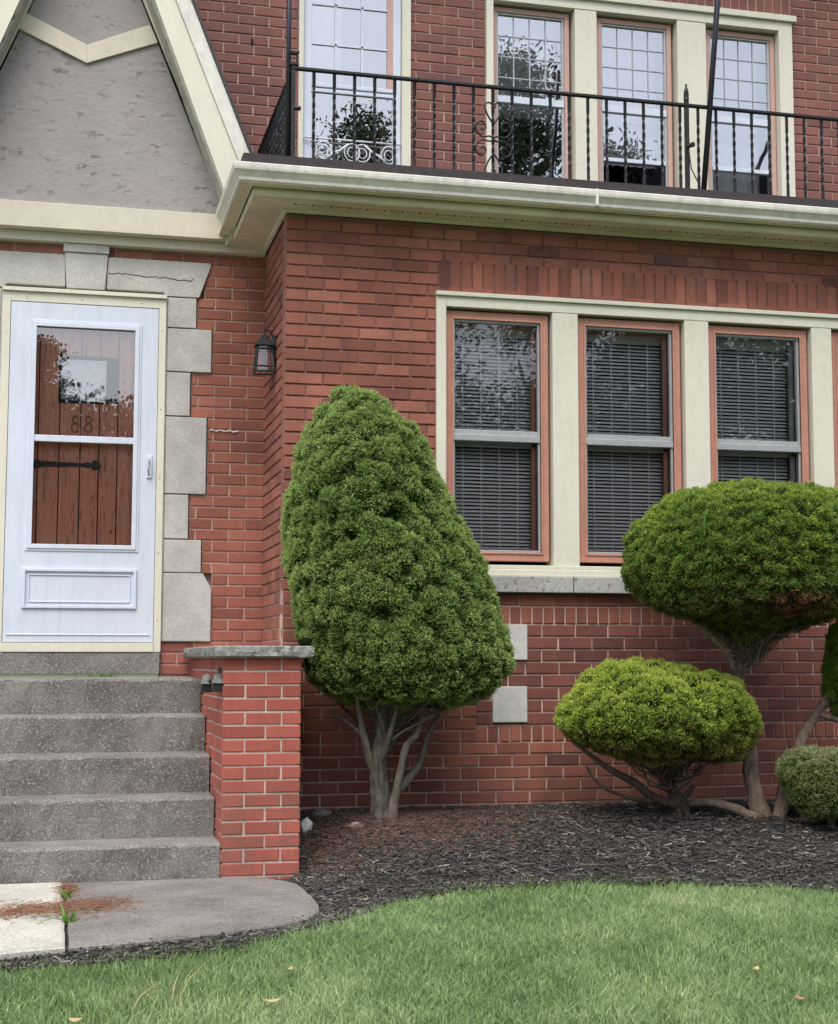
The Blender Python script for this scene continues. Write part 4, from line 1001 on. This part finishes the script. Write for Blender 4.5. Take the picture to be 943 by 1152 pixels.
def crown(name, parent, prof, mat, ntuft, nb, blade, bw, tone_fn, dead_fn=lambda p, n: 0, holes=(), clip=None, lump=.035, under=.5, seed=0, yscale=1., sup=.085, amp=.04, sub=.03, amp2=.012, shrink=.02, flat=1.):
    """prof: (z, cx, cy, r) rows. A crown that bulges in clumps of sprays; the needles stand on the bulges, the dark inner twigs follow them underneath"""
    rng = np.random.default_rng(seed); zs = np.array([p[0] for p in prof]); cols = [np.array([p[k] for p in prof]) for k in range(4)]
    f = lambda z, k: np.interp(z, zs, cols[k])
    zz = np.linspace(zs[0], zs[-1], 500); rr = f(zz,3); seg = np.sqrt(np.diff(zz)**2+np.diff(rr)**2)*(rr[1:]+rr[:-1]); cum = np.concatenate([[0],np.cumsum(seg)]); cum /= cum[-1]
    def base(z, a):
        r = f(z,3); return np.stack([f(z,1)+np.cos(a)*r, f(z,2)+np.sin(a)*r*yscale, z], 1)
    def sampler(n):
        z = np.interp(rng.random(n), cum, zz); a = rng.uniform(0, 2*math.pi, n); return base(z, a).tolist()
    SP = poisson(rng, sampler, sup, 9000); SB = poisson(rng, sampler, sub, 45000)
    kt = KDTree(len(SP)); [kt.insert(p, i) for i, p in enumerate(SP.tolist())]; kt.balance()
    kb = KDTree(len(SB)); [kb.insert(p, i) for i, p in enumerate(SB.tolist())]; kb.balance()
    SH = rng.uniform(-.016,.014,len(SP)); H_ = [(np.array(h[0]), h[1]) for h in holes]
    def displaced(z, a):
        P0 = base(z, a); e = .012
        dr = (f(z+e,3)-f(z-e,3))/(2*e); n0 = np.stack([np.cos(a), np.sin(a)/yscale, -dr], 1); n0 /= np.linalg.norm(n0,axis=1,keepdims=True)
        d = np.zeros(len(z)); o1 = np.zeros((len(z),3)); o2 = np.zeros((len(z),3))
        for i, p in enumerate(P0.tolist()):
            c1, k1, d1 = kt.find(p); c2, k2, d2 = kb.find(p)
            t1 = d1/(sup*.66); t2 = d2/(sub*.68)
            q = Vector(p); d[i] = amp*(math.sqrt(max(0,1-t1*t1))-.70)+SH[k1]+amp2*math.sqrt(max(0,1-t2*t2))+lump*(mnoise.noise(q*2.6+Vector((seed,0,0)))+.5*mnoise.noise(q*6))
            o1[i] = ((p[0]-c1[0])/sup, (p[1]-c1[1])/sup, (p[2]-c1[2])/sup); o2[i] = ((p[0]-c2[0])/sub, (p[1]-c2[1])/sub, (p[2]-c2[2])/sub)
        for hc, hr in H_:
            dh = np.linalg.norm(P0-hc,axis=1); d -= np.clip(1.3*(1-dh/(hr*1.6)),0,1)*.085
        edge = np.clip(f(z,3)/.10,0,1)   # keep the poles closed
        P1 = P0+n0*((d-shrink)*edge)[:,None]; n1 = n0+o1*1.1+o2*.8; n1 /= np.linalg.norm(n1,axis=1,keepdims=True)
        return P1, n0, n1, d
    z = np.interp(rng.random(ntuft), cum, zz); a = rng.uniform(0, 2*math.pi, ntuft)
    P1, n0, n1, d = displaced(z, a)
    keep = ~((n0[:,2] < -.25) & (rng.random(ntuft) > under))
    for hc, hr in H_: keep &= ~((np.linalg.norm(base(z, a)-hc,axis=1) < hr*rng.uniform(.75,1.15,ntuft)) & (rng.random(ntuft) < .86))
    if clip: keep &= ~np.array([clip(Vector(p)) for p in P1.tolist()])
    P1 = P1[keep]; n1 = n1[keep]; n = len(P1)
    pos = np.repeat(P1, nb, 0)+rng.normal(0,.005,(n*nb,3)); dd = np.repeat(n1, nb, 0)*.8+rng.normal(0,.55,(n*nb,3))+np.array([0,0,.22]); dd /= np.linalg.norm(dd,axis=1,keepdims=True)
    m = len(pos); s_ = np.cross(dd, rng.normal(size=(m,3))); s_ /= np.linalg.norm(s_,axis=1,keepdims=True)
    L = blade*rng.uniform(.55,1.35,(m,1)); w_ = bw*rng.uniform(.7,1.3,(m,1))
    V = np.stack([pos-dd*L*.25, pos+s_*w_/2+dd*L*.2, pos+dd*L*.75, pos-s_*w_/2+dd*L*.2], 1).reshape(-1,3)
    ct = np.array([tone_fn(p, q) for p, q in zip(P1, n1)])+rng.normal(0,.07,n)  # upward-facing tufts turn paler: top light painted into the needle colour
    tone = np.clip(np.repeat(np.repeat(ct, nb)+rng.normal(0,.07,m), 4)+np.tile([-.10,0,.15,0], m),0,1)
    dead = np.repeat(np.repeat(np.array([dead_fn(p, q) for p, q in zip(P1, n1)]), nb), 4)
    o = np_mesh(name, V, np.arange(m*4).reshape(-1,4), mat, parent, {'tone': tone, 'dead': np.clip(dead,0,1)})
    na = 190; nz_ = 120; lv = np.interp(np.linspace(.002,.998,nz_), cum, zz); Z = np.repeat(lv, na); A = np.tile(np.linspace(0,2*math.pi,na,endpoint=False), nz_)
    Q, q0, q1, _ = displaced(Z, A); Q = Q-q0*.008
    if clip:
        Q[:,1] = np.minimum(Q[:,1], -.05)
    idx = np.arange(nz_*na).reshape(nz_,na); F4 = np.stack([idx[:-1,:], np.roll(idx[:-1,:],-1,1), np.roll(idx[1:,:],-1,1), idx[1:,:]], -1).reshape(-1,4)
    Q = np.concatenate([Q, [[float(f(zs[0],1)), float(f(zs[0],2)), float(zs[0])], [float(f(zs[-1],1)), float(f(zs[-1],2)), float(zs[-1])-shrink]]]); nq = nz_*na
    caps = [(idx[0,(k+1)%na], idx[0,k], nq, nq) for k in range(na)]+[(idx[-1,k], idx[-1,(k+1)%na], nq+1, nq+1) for k in range(na)]
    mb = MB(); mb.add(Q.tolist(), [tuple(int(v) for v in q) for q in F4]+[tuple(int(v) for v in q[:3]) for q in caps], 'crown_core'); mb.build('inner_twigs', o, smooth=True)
    return o
def profile(rows, Y, yoff=0, rmin=.01):
    """rows of (y, xleft, xright) read off the photograph, turned into metres on the plant's own upright plane"""
    out = []
    for (py_, xl, xr) in rows:
        a, z = at(xl, py_, Y); b_, z2 = at(xr, py_, Y); out.append(((z+z2)/2, (a+b_)/2, Y+yoff, max(rmin,(b_-a)/2)))
    return sorted(out)
# clipped cone spruce
TY = -.56
tree = empty('spruce_tree', (.466,-.50,.29), 'tall clipped cone shaped green spruce on a bare grey trunk beside the pier', 'tree')
rows = [(435,394,400),(439,380,411),(447,369,423),(462,361,443),(480,350,461),(500,342,477),(525,332,488),(560,325,500),(580,322,506),(600,321,520),(640,323,541),(675,329,555),(700,334,564),(725,340,570),(748,344,572),(763,351,566),(778,368,553),(788,392,530),(794,420,500)]
prof = profile(rows, TY)
def hole(px_a, py_a, Y, r): a = at(px_a, py_a, Y); return ((a[0], Y, a[1]), r)
hls = [hole(447,578,TY-.36,.052), hole(457,643,TY-.43,.036), hole(432,690,TY-.47,.046), hole(352,632,TY-.20,.040), hole(478,548,TY-.24,.034), hole(505,640,TY-.30,.034), hole(396,600,TY-.38,.026), hole(500,712,TY-.38,.04)]
def cone_clip(p): return p.z < 1.235 and p.x < .045 or p.y > -.035
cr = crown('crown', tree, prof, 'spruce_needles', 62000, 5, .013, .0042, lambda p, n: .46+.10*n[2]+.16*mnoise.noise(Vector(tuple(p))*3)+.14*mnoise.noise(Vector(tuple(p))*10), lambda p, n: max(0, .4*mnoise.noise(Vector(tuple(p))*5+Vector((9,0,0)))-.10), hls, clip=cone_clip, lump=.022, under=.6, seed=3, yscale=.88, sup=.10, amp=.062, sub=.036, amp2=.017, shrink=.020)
gz = GH(.47,-.5)
mb = MB(); tx, tz = at(432, 922, -.5)
def tp(px_a, py_a, Y): a = at(px_a, py_a, Y); return (a[0], Y, a[1])
limb(mb, [tp(428,938,-.5),tp(430,920,-.5),tp(427,890,-.5),tp(425,862,-.52),tp(428,835,-.54),tp(432,790,-.55),tp(425,720,-.56),tp(410,600,-.56),tp(400,480,-.56)], [.095,.064,.050,.046,.040,.034,.028,.02,.008], 'bark_grey', 14, .28, 2)
mb.build('trunk', tree, smooth=True)
for i, (pts, rd) in enumerate((
    ([tp(441,928,-.55),tp(444,900,-.58),tp(452,862,-.60),tp(458,838,-.62),tp(470,824,-.62),tp(476,800,-.60),tp(478,770,-.58)], [.028,.023,.020,.018,.015,.013,.010]),
    ([tp(449,890,-.52),tp(462,874,-.48),tp(472,858,-.45),tp(482,826,-.42),tp(500,790,-.42)], [.016,.022,.018,.014,.010]),
    ([tp(422,872,-.52),tp(415,850,-.56),tp(408,822,-.60),tp(404,800,-.62),tp(398,775,-.62)], [.024,.020,.017,.014,.010]),
    ([tp(428,860,-.52),tp(435,838,-.60),tp(441,818,-.66),tp(446,798,-.68),tp(448,775,-.66)], [.020,.014,.012,.010,.008]),
    ([tp(436,832,-.60),tp(430,815,-.64),tp(424,800,-.66)], [.011,.008,.006]),
    ([tp(441,832,-.62),tp(455,822,-.66),tp(475,812,-.62),tp(505,795,-.6)], [.009,.007,.007,.005]),
    ([tp(408,826,-.58),tp(390,812,-.56),tp(372,798,-.54)], [.011,.008,.006]),
    ([tp(430,850,-.46),tp(450,825,-.34),tp(480,800,-.28)], [.016,.012,.008]),
    ([tp(426,845,-.50),tp(405,815,-.40),tp(380,790,-.36)], [.014,.010,.006]))):
    mb = MB(); limb(mb, pts, rd, 'bark_branch' if i < 6 else 'bark_grey', 8, .2, i*3.1); mb.build('branch', tree, smooth=True)
def twigs(name, parent, prof, n, mat, seed, root, spread=.75, droop=0.):
    rng = random.Random(seed); mb = MB(); zb_ = prof[0][0]
    for i in range(n):
        a = rng.uniform(0, 2*math.pi); q = prof[min(len(prof)-1, rng.choice((0,1,1,2,2,3)))]; r = q[3]*rng.uniform(.3,1.0)*spread
        e = Vector((q[1]+math.cos(a)*r, q[2]+math.sin(a)*r*.85, q[0]+rng.uniform(-.02,.05))); s = Vector(root)+Vector((rng.uniform(-.04,.04), rng.uniform(-.04,.04), rng.uniform(-.05,.12)))
        m1 = s.lerp(e,.4)+Vector((rng.uniform(-.04,.04), rng.uniform(-.04,.04), rng.uniform(-.06,.02)-droop)); m2 = s.lerp(e,.75)+Vector((rng.uniform(-.03,.03), rng.uniform(-.03,.03), rng.uniform(-.03,.02)))
        mb.tube([s,m1,m2,e], [.005,.004,.003,.0012], mat, 4)
        for _ in range(3):
            d = Vector((rng.uniform(-.07,.07), rng.uniform(-.07,.07), rng.uniform(-.05,.05))); mb.tube([m2,m2+d*.6,m2+d], [.0022,.0016,.0008], mat, 3)
    mb.build(name, parent)
twigs('dead_twigs', tree, prof, 170, 'bark_branch', 5, tp(432,815,-.54))

# cloud pruned yews
def yew(name, Y, rows, label, mat, seed, tone, dead=lambda p, n: 0, ntuft=30000, **kw):
    e = empty(name, (0,0,0), label, 'shrub', None); pr = profile(rows, Y); e.location = (pr[0][1], Y, GH(pr[0][1], Y)); bpy.context.view_layer.update()
    crown('crown', e, pr, mat, ntuft, 5, .0135, .0042, tone, dead, seed=seed, **kw)
    return e, pr
BY = -.78
rows = [(540,838,866),(544,800,905),(550,778,930),(560,750,953),(575,730,968),(595,715,980),(620,708,988),(645,706,990),(665,711,986),(680,722,975),(692,745,950),(703,778,918),(715,805,893),(728,822,872),(737,834,858)]
bigx = at(905,680,BY-.5)
def bdead(p, n):
    q = Vector((bigx[0], BY-.48, bigx[1])); d = (Vector(tuple(p))-q); d = math.sqrt((d.x/.20)**2+(d.y/.3)**2+(d.z/.085)**2)
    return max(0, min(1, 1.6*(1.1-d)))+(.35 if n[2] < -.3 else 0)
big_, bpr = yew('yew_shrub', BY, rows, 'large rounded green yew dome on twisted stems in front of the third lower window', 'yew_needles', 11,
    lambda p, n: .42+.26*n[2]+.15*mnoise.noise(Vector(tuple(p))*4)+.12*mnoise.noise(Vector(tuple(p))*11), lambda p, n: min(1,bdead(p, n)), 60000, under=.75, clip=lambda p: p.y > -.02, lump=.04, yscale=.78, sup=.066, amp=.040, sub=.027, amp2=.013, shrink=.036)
mb = MB(); limb(mb, [tp(862,935,-.70),tp(856,912,-.66),tp(847,880,-.62),tp(843,845,-.60),tp(836,805,-.62),tp(830,770,-.68),tp(834,745,-.74),tp(836,715,-.78),tp(842,660,-.78)], [.060,.050,.044,.041,.038,.034,.032,.028,.015], 'bark_yew', 12, .28, 7)
mb.build('trunk', big_, smooth=True)
for i, (pts, rd) in enumerate((
    ([tp(872,938,-.74),tp(880,905,-.70),tp(886,872,-.66),tp(898,840,-.62),tp(915,808,-.60),tp(934,782,-.62),tp(955,750,-.66)], [.046,.040,.036,.032,.030,.026,.018]),
    ([tp(858,925,-.74),tp(838,915,-.74),tp(815,906,-.72),tp(795,903,-.66),tp(772,905,-.58)], [.034,.030,.026,.022,.018]),
    ([tp(880,935,-.76),tp(900,925,-.80),tp(920,915,-.84),tp(940,905,-.86)], [.026,.024,.022,.016]),
    ([tp(918,800,-.60),tp(930,806,-.62),tp(948,810,-.64),tp(965,800,-.64)], [.016,.017,.016,.010]),
    ([tp(829,765,-.70),tp(822,745,-.78),tp(808,725,-.84),tp(785,705,-.88)], [.020,.015,.011,.007]),
    ([tp(834,740,-.76),tp(858,720,-.84),tp(882,700,-.90)], [.018,.013,.008]),
    ([tp(834,735,-.74),tp(850,718,-.60),tp(880,700,-.50)], [.018,.012,.008]),
    ([tp(834,735,-.74),tp(812,720,-.60),tp(790,700,-.50)], [.016,.012,.008]))):
    mb = MB(); limb(mb, pts, rd, 'bark_yew', 10, .26, i*2.7+20); mb.build('branch', big_, smooth=True)
twigs('dead_twigs', big_, bpr, 150, 'dead_twig', 6, tp(835,742,-.76), .9)

SY = -.74
rows = [(746,722,752),(749,700,775),(755,680,796),(763,664,814),(772,650,828),(783,638,838),(795,630,846),(808,627,850),(822,630,848),(832,640,844),(840,652,838),(847,668,830),(852,688,816),(856,712,798)]
def tilt(rows): return rows
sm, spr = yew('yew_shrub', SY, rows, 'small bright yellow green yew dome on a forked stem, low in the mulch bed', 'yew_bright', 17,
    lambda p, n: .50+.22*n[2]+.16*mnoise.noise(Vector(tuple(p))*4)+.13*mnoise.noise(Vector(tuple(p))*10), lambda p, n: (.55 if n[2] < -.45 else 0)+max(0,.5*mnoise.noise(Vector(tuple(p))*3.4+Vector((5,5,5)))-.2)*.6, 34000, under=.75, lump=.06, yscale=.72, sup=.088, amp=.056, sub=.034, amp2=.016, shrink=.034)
mb = MB(); limb(mb, [tp(768,925,-.62),tp(764,905,-.62),tp(758,890,-.64),tp(752,870,-.68),tp(748,845,-.72),tp(740,815,-.74)], [.060,.042,.030,.024,.020,.010], 'bark_dark', 10, .35, 31)
mb.build('trunk', sm, smooth=True)
for i, (pts, rd) in enumerate((
    ([tp(760,905,-.62),tp(735,897,-.68),tp(712,880,-.72),tp(690,868,-.76),tp(665,850,-.78),tp(645,835,-.78)], [.030,.024,.020,.016,.012,.008]),
    ([tp(750,902,-.64),tp(722,900,-.70),tp(695,893,-.72),tp(672,880,-.74),tp(660,862,-.76)], [.016,.013,.011,.009,.006]),
    ([tp(762,900,-.62),tp(748,885,-.60),tp(738,868,-.60),tp(730,850,-.62)], [.014,.011,.009,.007]),
    ([tp(766,905,-.62),tp(775,890,-.66),tp(782,884,-.66)], [.016,.014,.006]),
    ([tp(768,908,-.64),tp(778,925,-.70),tp(780,938,-.74)], [.014,.009,.005]),
    ([tp(764,910,-.66),tp(766,928,-.74),tp(760,942,-.78)], [.012,.008,.004]))):
    mb = MB(); limb(mb, pts, rd, 'bark_dark', 8, .3, i*1.9+40); mb.build('branch', sm, smooth=True)
twigs('dead_twigs', sm, spr, 110, 'dead_twig', 8, tp(755,880,-.66), .95)
# low yew at the right edge and the pad above it
LYY = -.92
rows = [(842,925,950),(845,905,972),(851,893,985),(860,886,992),(872,884,996),(886,887,996),(900,893,990),(912,903,982),(920,915,970)]
lo, lpr = yew('yew_shrub', LYY, rows, 'lowest yew clump on the mulch at the right edge, pale twiggy top', 'yew_pale', 23,
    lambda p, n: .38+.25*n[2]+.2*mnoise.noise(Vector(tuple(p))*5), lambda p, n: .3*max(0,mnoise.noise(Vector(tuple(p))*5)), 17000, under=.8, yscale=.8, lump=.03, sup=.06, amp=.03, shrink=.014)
mb = MB(); limb(mb, [tp(935,945,-.90),tp(936,925,-.90),tp(938,900,-.92),tp(940,870,-.92)], [.028,.022,.016,.008], 'bark_yew', 8, .3, 50); mb.build('trunk', lo, smooth=True)
RYY = -.66
rows = [(688,958,975),(698,945,990),(712,936,1000),(735,930,1008),(760,928,1010),(782,931,1006),(796,940,1000),(806,950,985)]
rp, rpr = yew('yew_shrub', RYY, rows, 'yew clump under the large dome at mid height, cut by the right edge', 'yew_bright', 29,
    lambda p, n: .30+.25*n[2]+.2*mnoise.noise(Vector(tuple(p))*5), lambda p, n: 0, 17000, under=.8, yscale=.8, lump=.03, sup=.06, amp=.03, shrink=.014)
mb = MB(); limb(mb, [tp(990,945,-.60),tp(985,900,-.62),tp(975,850,-.64),tp(968,800,-.66),tp(968,760,-.66)], [.045,.036,.030,.024,.012], 'bark_yew', 10, .3, 55); mb.build('trunk', rp, smooth=True)
# one fresh shoot standing on the dome
P = np.array([(tp(792+random.uniform(-3,3),590,-1.22)[0], -1.20, tp(792,602,-1.2)[2]+random.uniform(-.01,.01)) for _ in range(14)])
blades('shoot', P, RNG.uniform(.07,.14,14), RNG.uniform(.005,.008,14), .28, 'weed_leaf', parent=big_, kind=None)

# across the street: what the window panes mirror ---------------------------------
def far_tree(x, y, h, r, label, seed, conif=False):
    rng = np.random.default_rng(seed); e = empty('street_tree', (x,y,GH(x,y)), label, 'tree', 'trees across the street'); bpy.context.view_layer.update()
    mb = MB(); g_ = GH(x,y); mb.tube([(x,y,g_-.2),(x+.1,y,g_+h*.35),(x,y,g_+h*.9)], [h*.03,h*.02,.03], 'bark_grey', 8)
    for k in range(9):
        a = k*2.4; z = g_+h*(.28+.06*k); mb.tube([(x,y,z),(x+math.cos(a)*r*.5,y+math.sin(a)*r*.5,z+h*.07),(x+math.cos(a)*r*.8,y+math.sin(a)*r*.8,z+h*.14)], [h*.010,h*.006,.01], 'bark_grey', 5)
    mb.build('trunk', e)
    nc = 90; t = rng.random(nc); z = g_+h*(.22+.76*t) if conif else g_+h*(.3+.68*t); rr = r*(1-t)**.8+.25 if conif else r*np.sqrt(np.clip(1-(2*t-1)**2,0,1))+.3
    a = rng.uniform(0,2*math.pi,nc); q = np.sqrt(rng.random(nc))*rr; C = np.stack([x+np.cos(a)*q, y+np.sin(a)*q, z],1)
    nb = 420 if conif else 200; cs = r*.20; pos = (C[:,None,:]+rng.normal(0,cs,(nc,nb,3))*np.array([1,1,.6])).reshape(-1,3); m = len(pos)
    d = rng.normal(size=(m,3)); d /= np.linalg.norm(d,axis=1,keepdims=True); s = np.cross(d, rng.normal(size=(m,3))); s /= np.linalg.norm(s,axis=1,keepdims=True)
    sz = (.045 if conif else .07)*rng.uniform(.6,1.4,(m,1)); V = np.stack([pos-d*sz,pos+s*sz*.6,pos+d*sz,pos-s*sz*.6],1).reshape(-1,3)
    np_mesh('crown', V, np.arange(m*4).reshape(-1,4), 'far_leaf', e)
far_tree(8.3,-20,15.2,1.9,'tallest loose conifer across the street, mirrored in the first upper window',1,True)
far_tree(10.5,-20,13.2,1.5,'second tall conifer across the street, just right of the tallest',10,True)
far_tree(4.9,-20,13.4,1.7,'conifer across the street mirrored in the balcony door',2,True)
far_tree(12.5,-23,9.0,3.0,'round tree across the street behind the lawn',3)
far_tree(-7.5,-26,8.0,3.2,'round tree across the street, left of the facing house',4)
far_tree(16.5,-24,9.5,3.4,'wide tree at the far end of the street',5)
far_tree(-13,-25,10,3.4,'wide tree at the near end of the street',6)
far_tree(8.5,-30,8.5,3.6,'bushy tree further back across the street',7)
far_tree(-1.75,-30,9.9,1.0,'narrow tall conifer across the street facing the front door',11,True)
far_tree(-.3,-31,8.5,2.4,'low broad tree across the street facing the front door',12)
far_tree(-3.4,-31,8.9,2.4,'medium tree across the street, left of the narrow conifer',13)
far_tree(3.2,-31,8.3,3.0,'low bushy tree beside the facing house',8)
far_tree(21,-28,10,3.6,'last tree at the far end of the street',9)
fh = empty('facing_house', (-3.5,-36,-.7), 'plain pale house across the street', 'house'); bpy.context.view_layer.update()
mb = MB(); mb.box(-8,1,-40,-33,-.75,4.6,'house_far'); mb.build('wall', fh)
mb = MB(); mb.add([(-8.4,-32.6,4.6),(1.4,-32.6,4.6),(1.4,-40.4,4.6),(-8.4,-40.4,4.6),(-8.4,-36.5,7.6),(1.4,-36.5,7.6)], [(0,1,5,4),(2,3,4,5),(3,0,4),(1,2,5),(3,2,1,0)], 'roof_shingle'); mb.build('roof', fh)
for wx_ in (-6.5,-3.5,-.8):
    mb = MB(); ring(mb, wx_-.5,wx_+.5,1.2,2.8,.09,-33.0,-32.95,'cream'); mb.box(wx_-.5,wx_+.5,-32.99,-32.97,1.2,2.8,'hole_black'); mb.build('window', fh)
# utility pole mirrored, with its stays, in the rightmost upper window
up = empty('utility_pole', (12.0,-10.0,GH(12,-10)), 'wooden utility pole with steel stays on the lawn, out to the right of the house', 'utility pole'); bpy.context.view_layer.update()
mb = MB(); mb.tube([(12,-10,-.9),(12,-10,15.5)], [.15,.10], 'bark_branch', 10); mb.box(11.95,12.05,-11.2,-8.8,14.6,14.72,'bark_branch'); mb.build('shaft', up)
for p0, p1 in (((5.25,-10,-.1),(12,-10,15.0)),((3.2,-10.2,1.55),(12,-10,10.4)),((3.2,-10.2,1.30),(12,-10,10.1))):
    mb = MB(); mb.tube([p0, p1], .045, 'pole_black', 6); mb.build('stay_wire', up)

# ------------------------------------------------------------------ camera, light, render settings
cd = bpy.data.cameras.new('camera'); co = bpy.data.objects.new('camera', cd); COL.objects.link(co)
from mathutils import Matrix
M = Matrix(((_R[0],_U[0],-_F[0],CAM[0]),(_R[1],_U[1],-_F[1],CAM[1]),(_R[2],_U[2],-_F[2],CAM[2]),(0,0,0,1))); co.matrix_world = M
cd.sensor_fit = 'HORIZONTAL'; cd.sensor_width = 36; cd.lens = F_PX/943*36; cd.shift_x = (471.5-PX)/943; cd.clip_start = .05; cd.clip_end = 1000
sc.camera = co
SUN_EL, SUN_AZ = 60, 205      # azimuth of the sun, clockwise from +Y
w = bpy.data.worlds.new('World'); sc.world = w; w.use_nodes = True; nt = w.node_tree; nt.nodes.clear()
sky = nt.nodes.new('ShaderNodeTexSky'); sky.sky_type = 'NISHITA'; sky.sun_disc = False; sky.sun_elevation = R(SUN_EL); sky.sun_rotation = R(SUN_AZ)
sky.air_density = 1.0; sky.dust_density = 4.0; sky.ozone_density = 1.0; sky.altitude = 100
bg = nt.nodes.new('ShaderNodeBackground'); bg.inputs[1].default_value = .13; ow = nt.nodes.new('ShaderNodeOutputWorld')
hs = nt.nodes.new('ShaderNodeHueSaturation'); hs.inputs['Saturation'].default_value = .62   # thin high overcast
nt.links.new(sky.outputs[0], hs.inputs['Color']); nt.links.new(hs.outputs[0], bg.inputs[0]); nt.links.new(bg.outputs[0], ow.inputs[0])
sl = bpy.data.lights.new('sun', 'SUN'); sl.energy = 1.35; sl.angle = R(50); sl.color = (1,.985,.965); so = bpy.data.objects.new('sun', sl); COL.objects.link(so)
dv = Vector((math.sin(R(SUN_AZ))*math.cos(R(SUN_EL)), math.cos(R(SUN_AZ))*math.cos(R(SUN_EL)), math.sin(R(SUN_EL))))
so.rotation_euler = dv.to_track_quat('Z', 'Y').to_euler(); so.location = (0,-10,15)
sc.view_settings.view_transform = 'Standard'; sc.view_settings.look = 'None'; sc.view_settings.exposure = .92; sc.view_settings.gamma = 1
sc.render.engine = 'CYCLES'
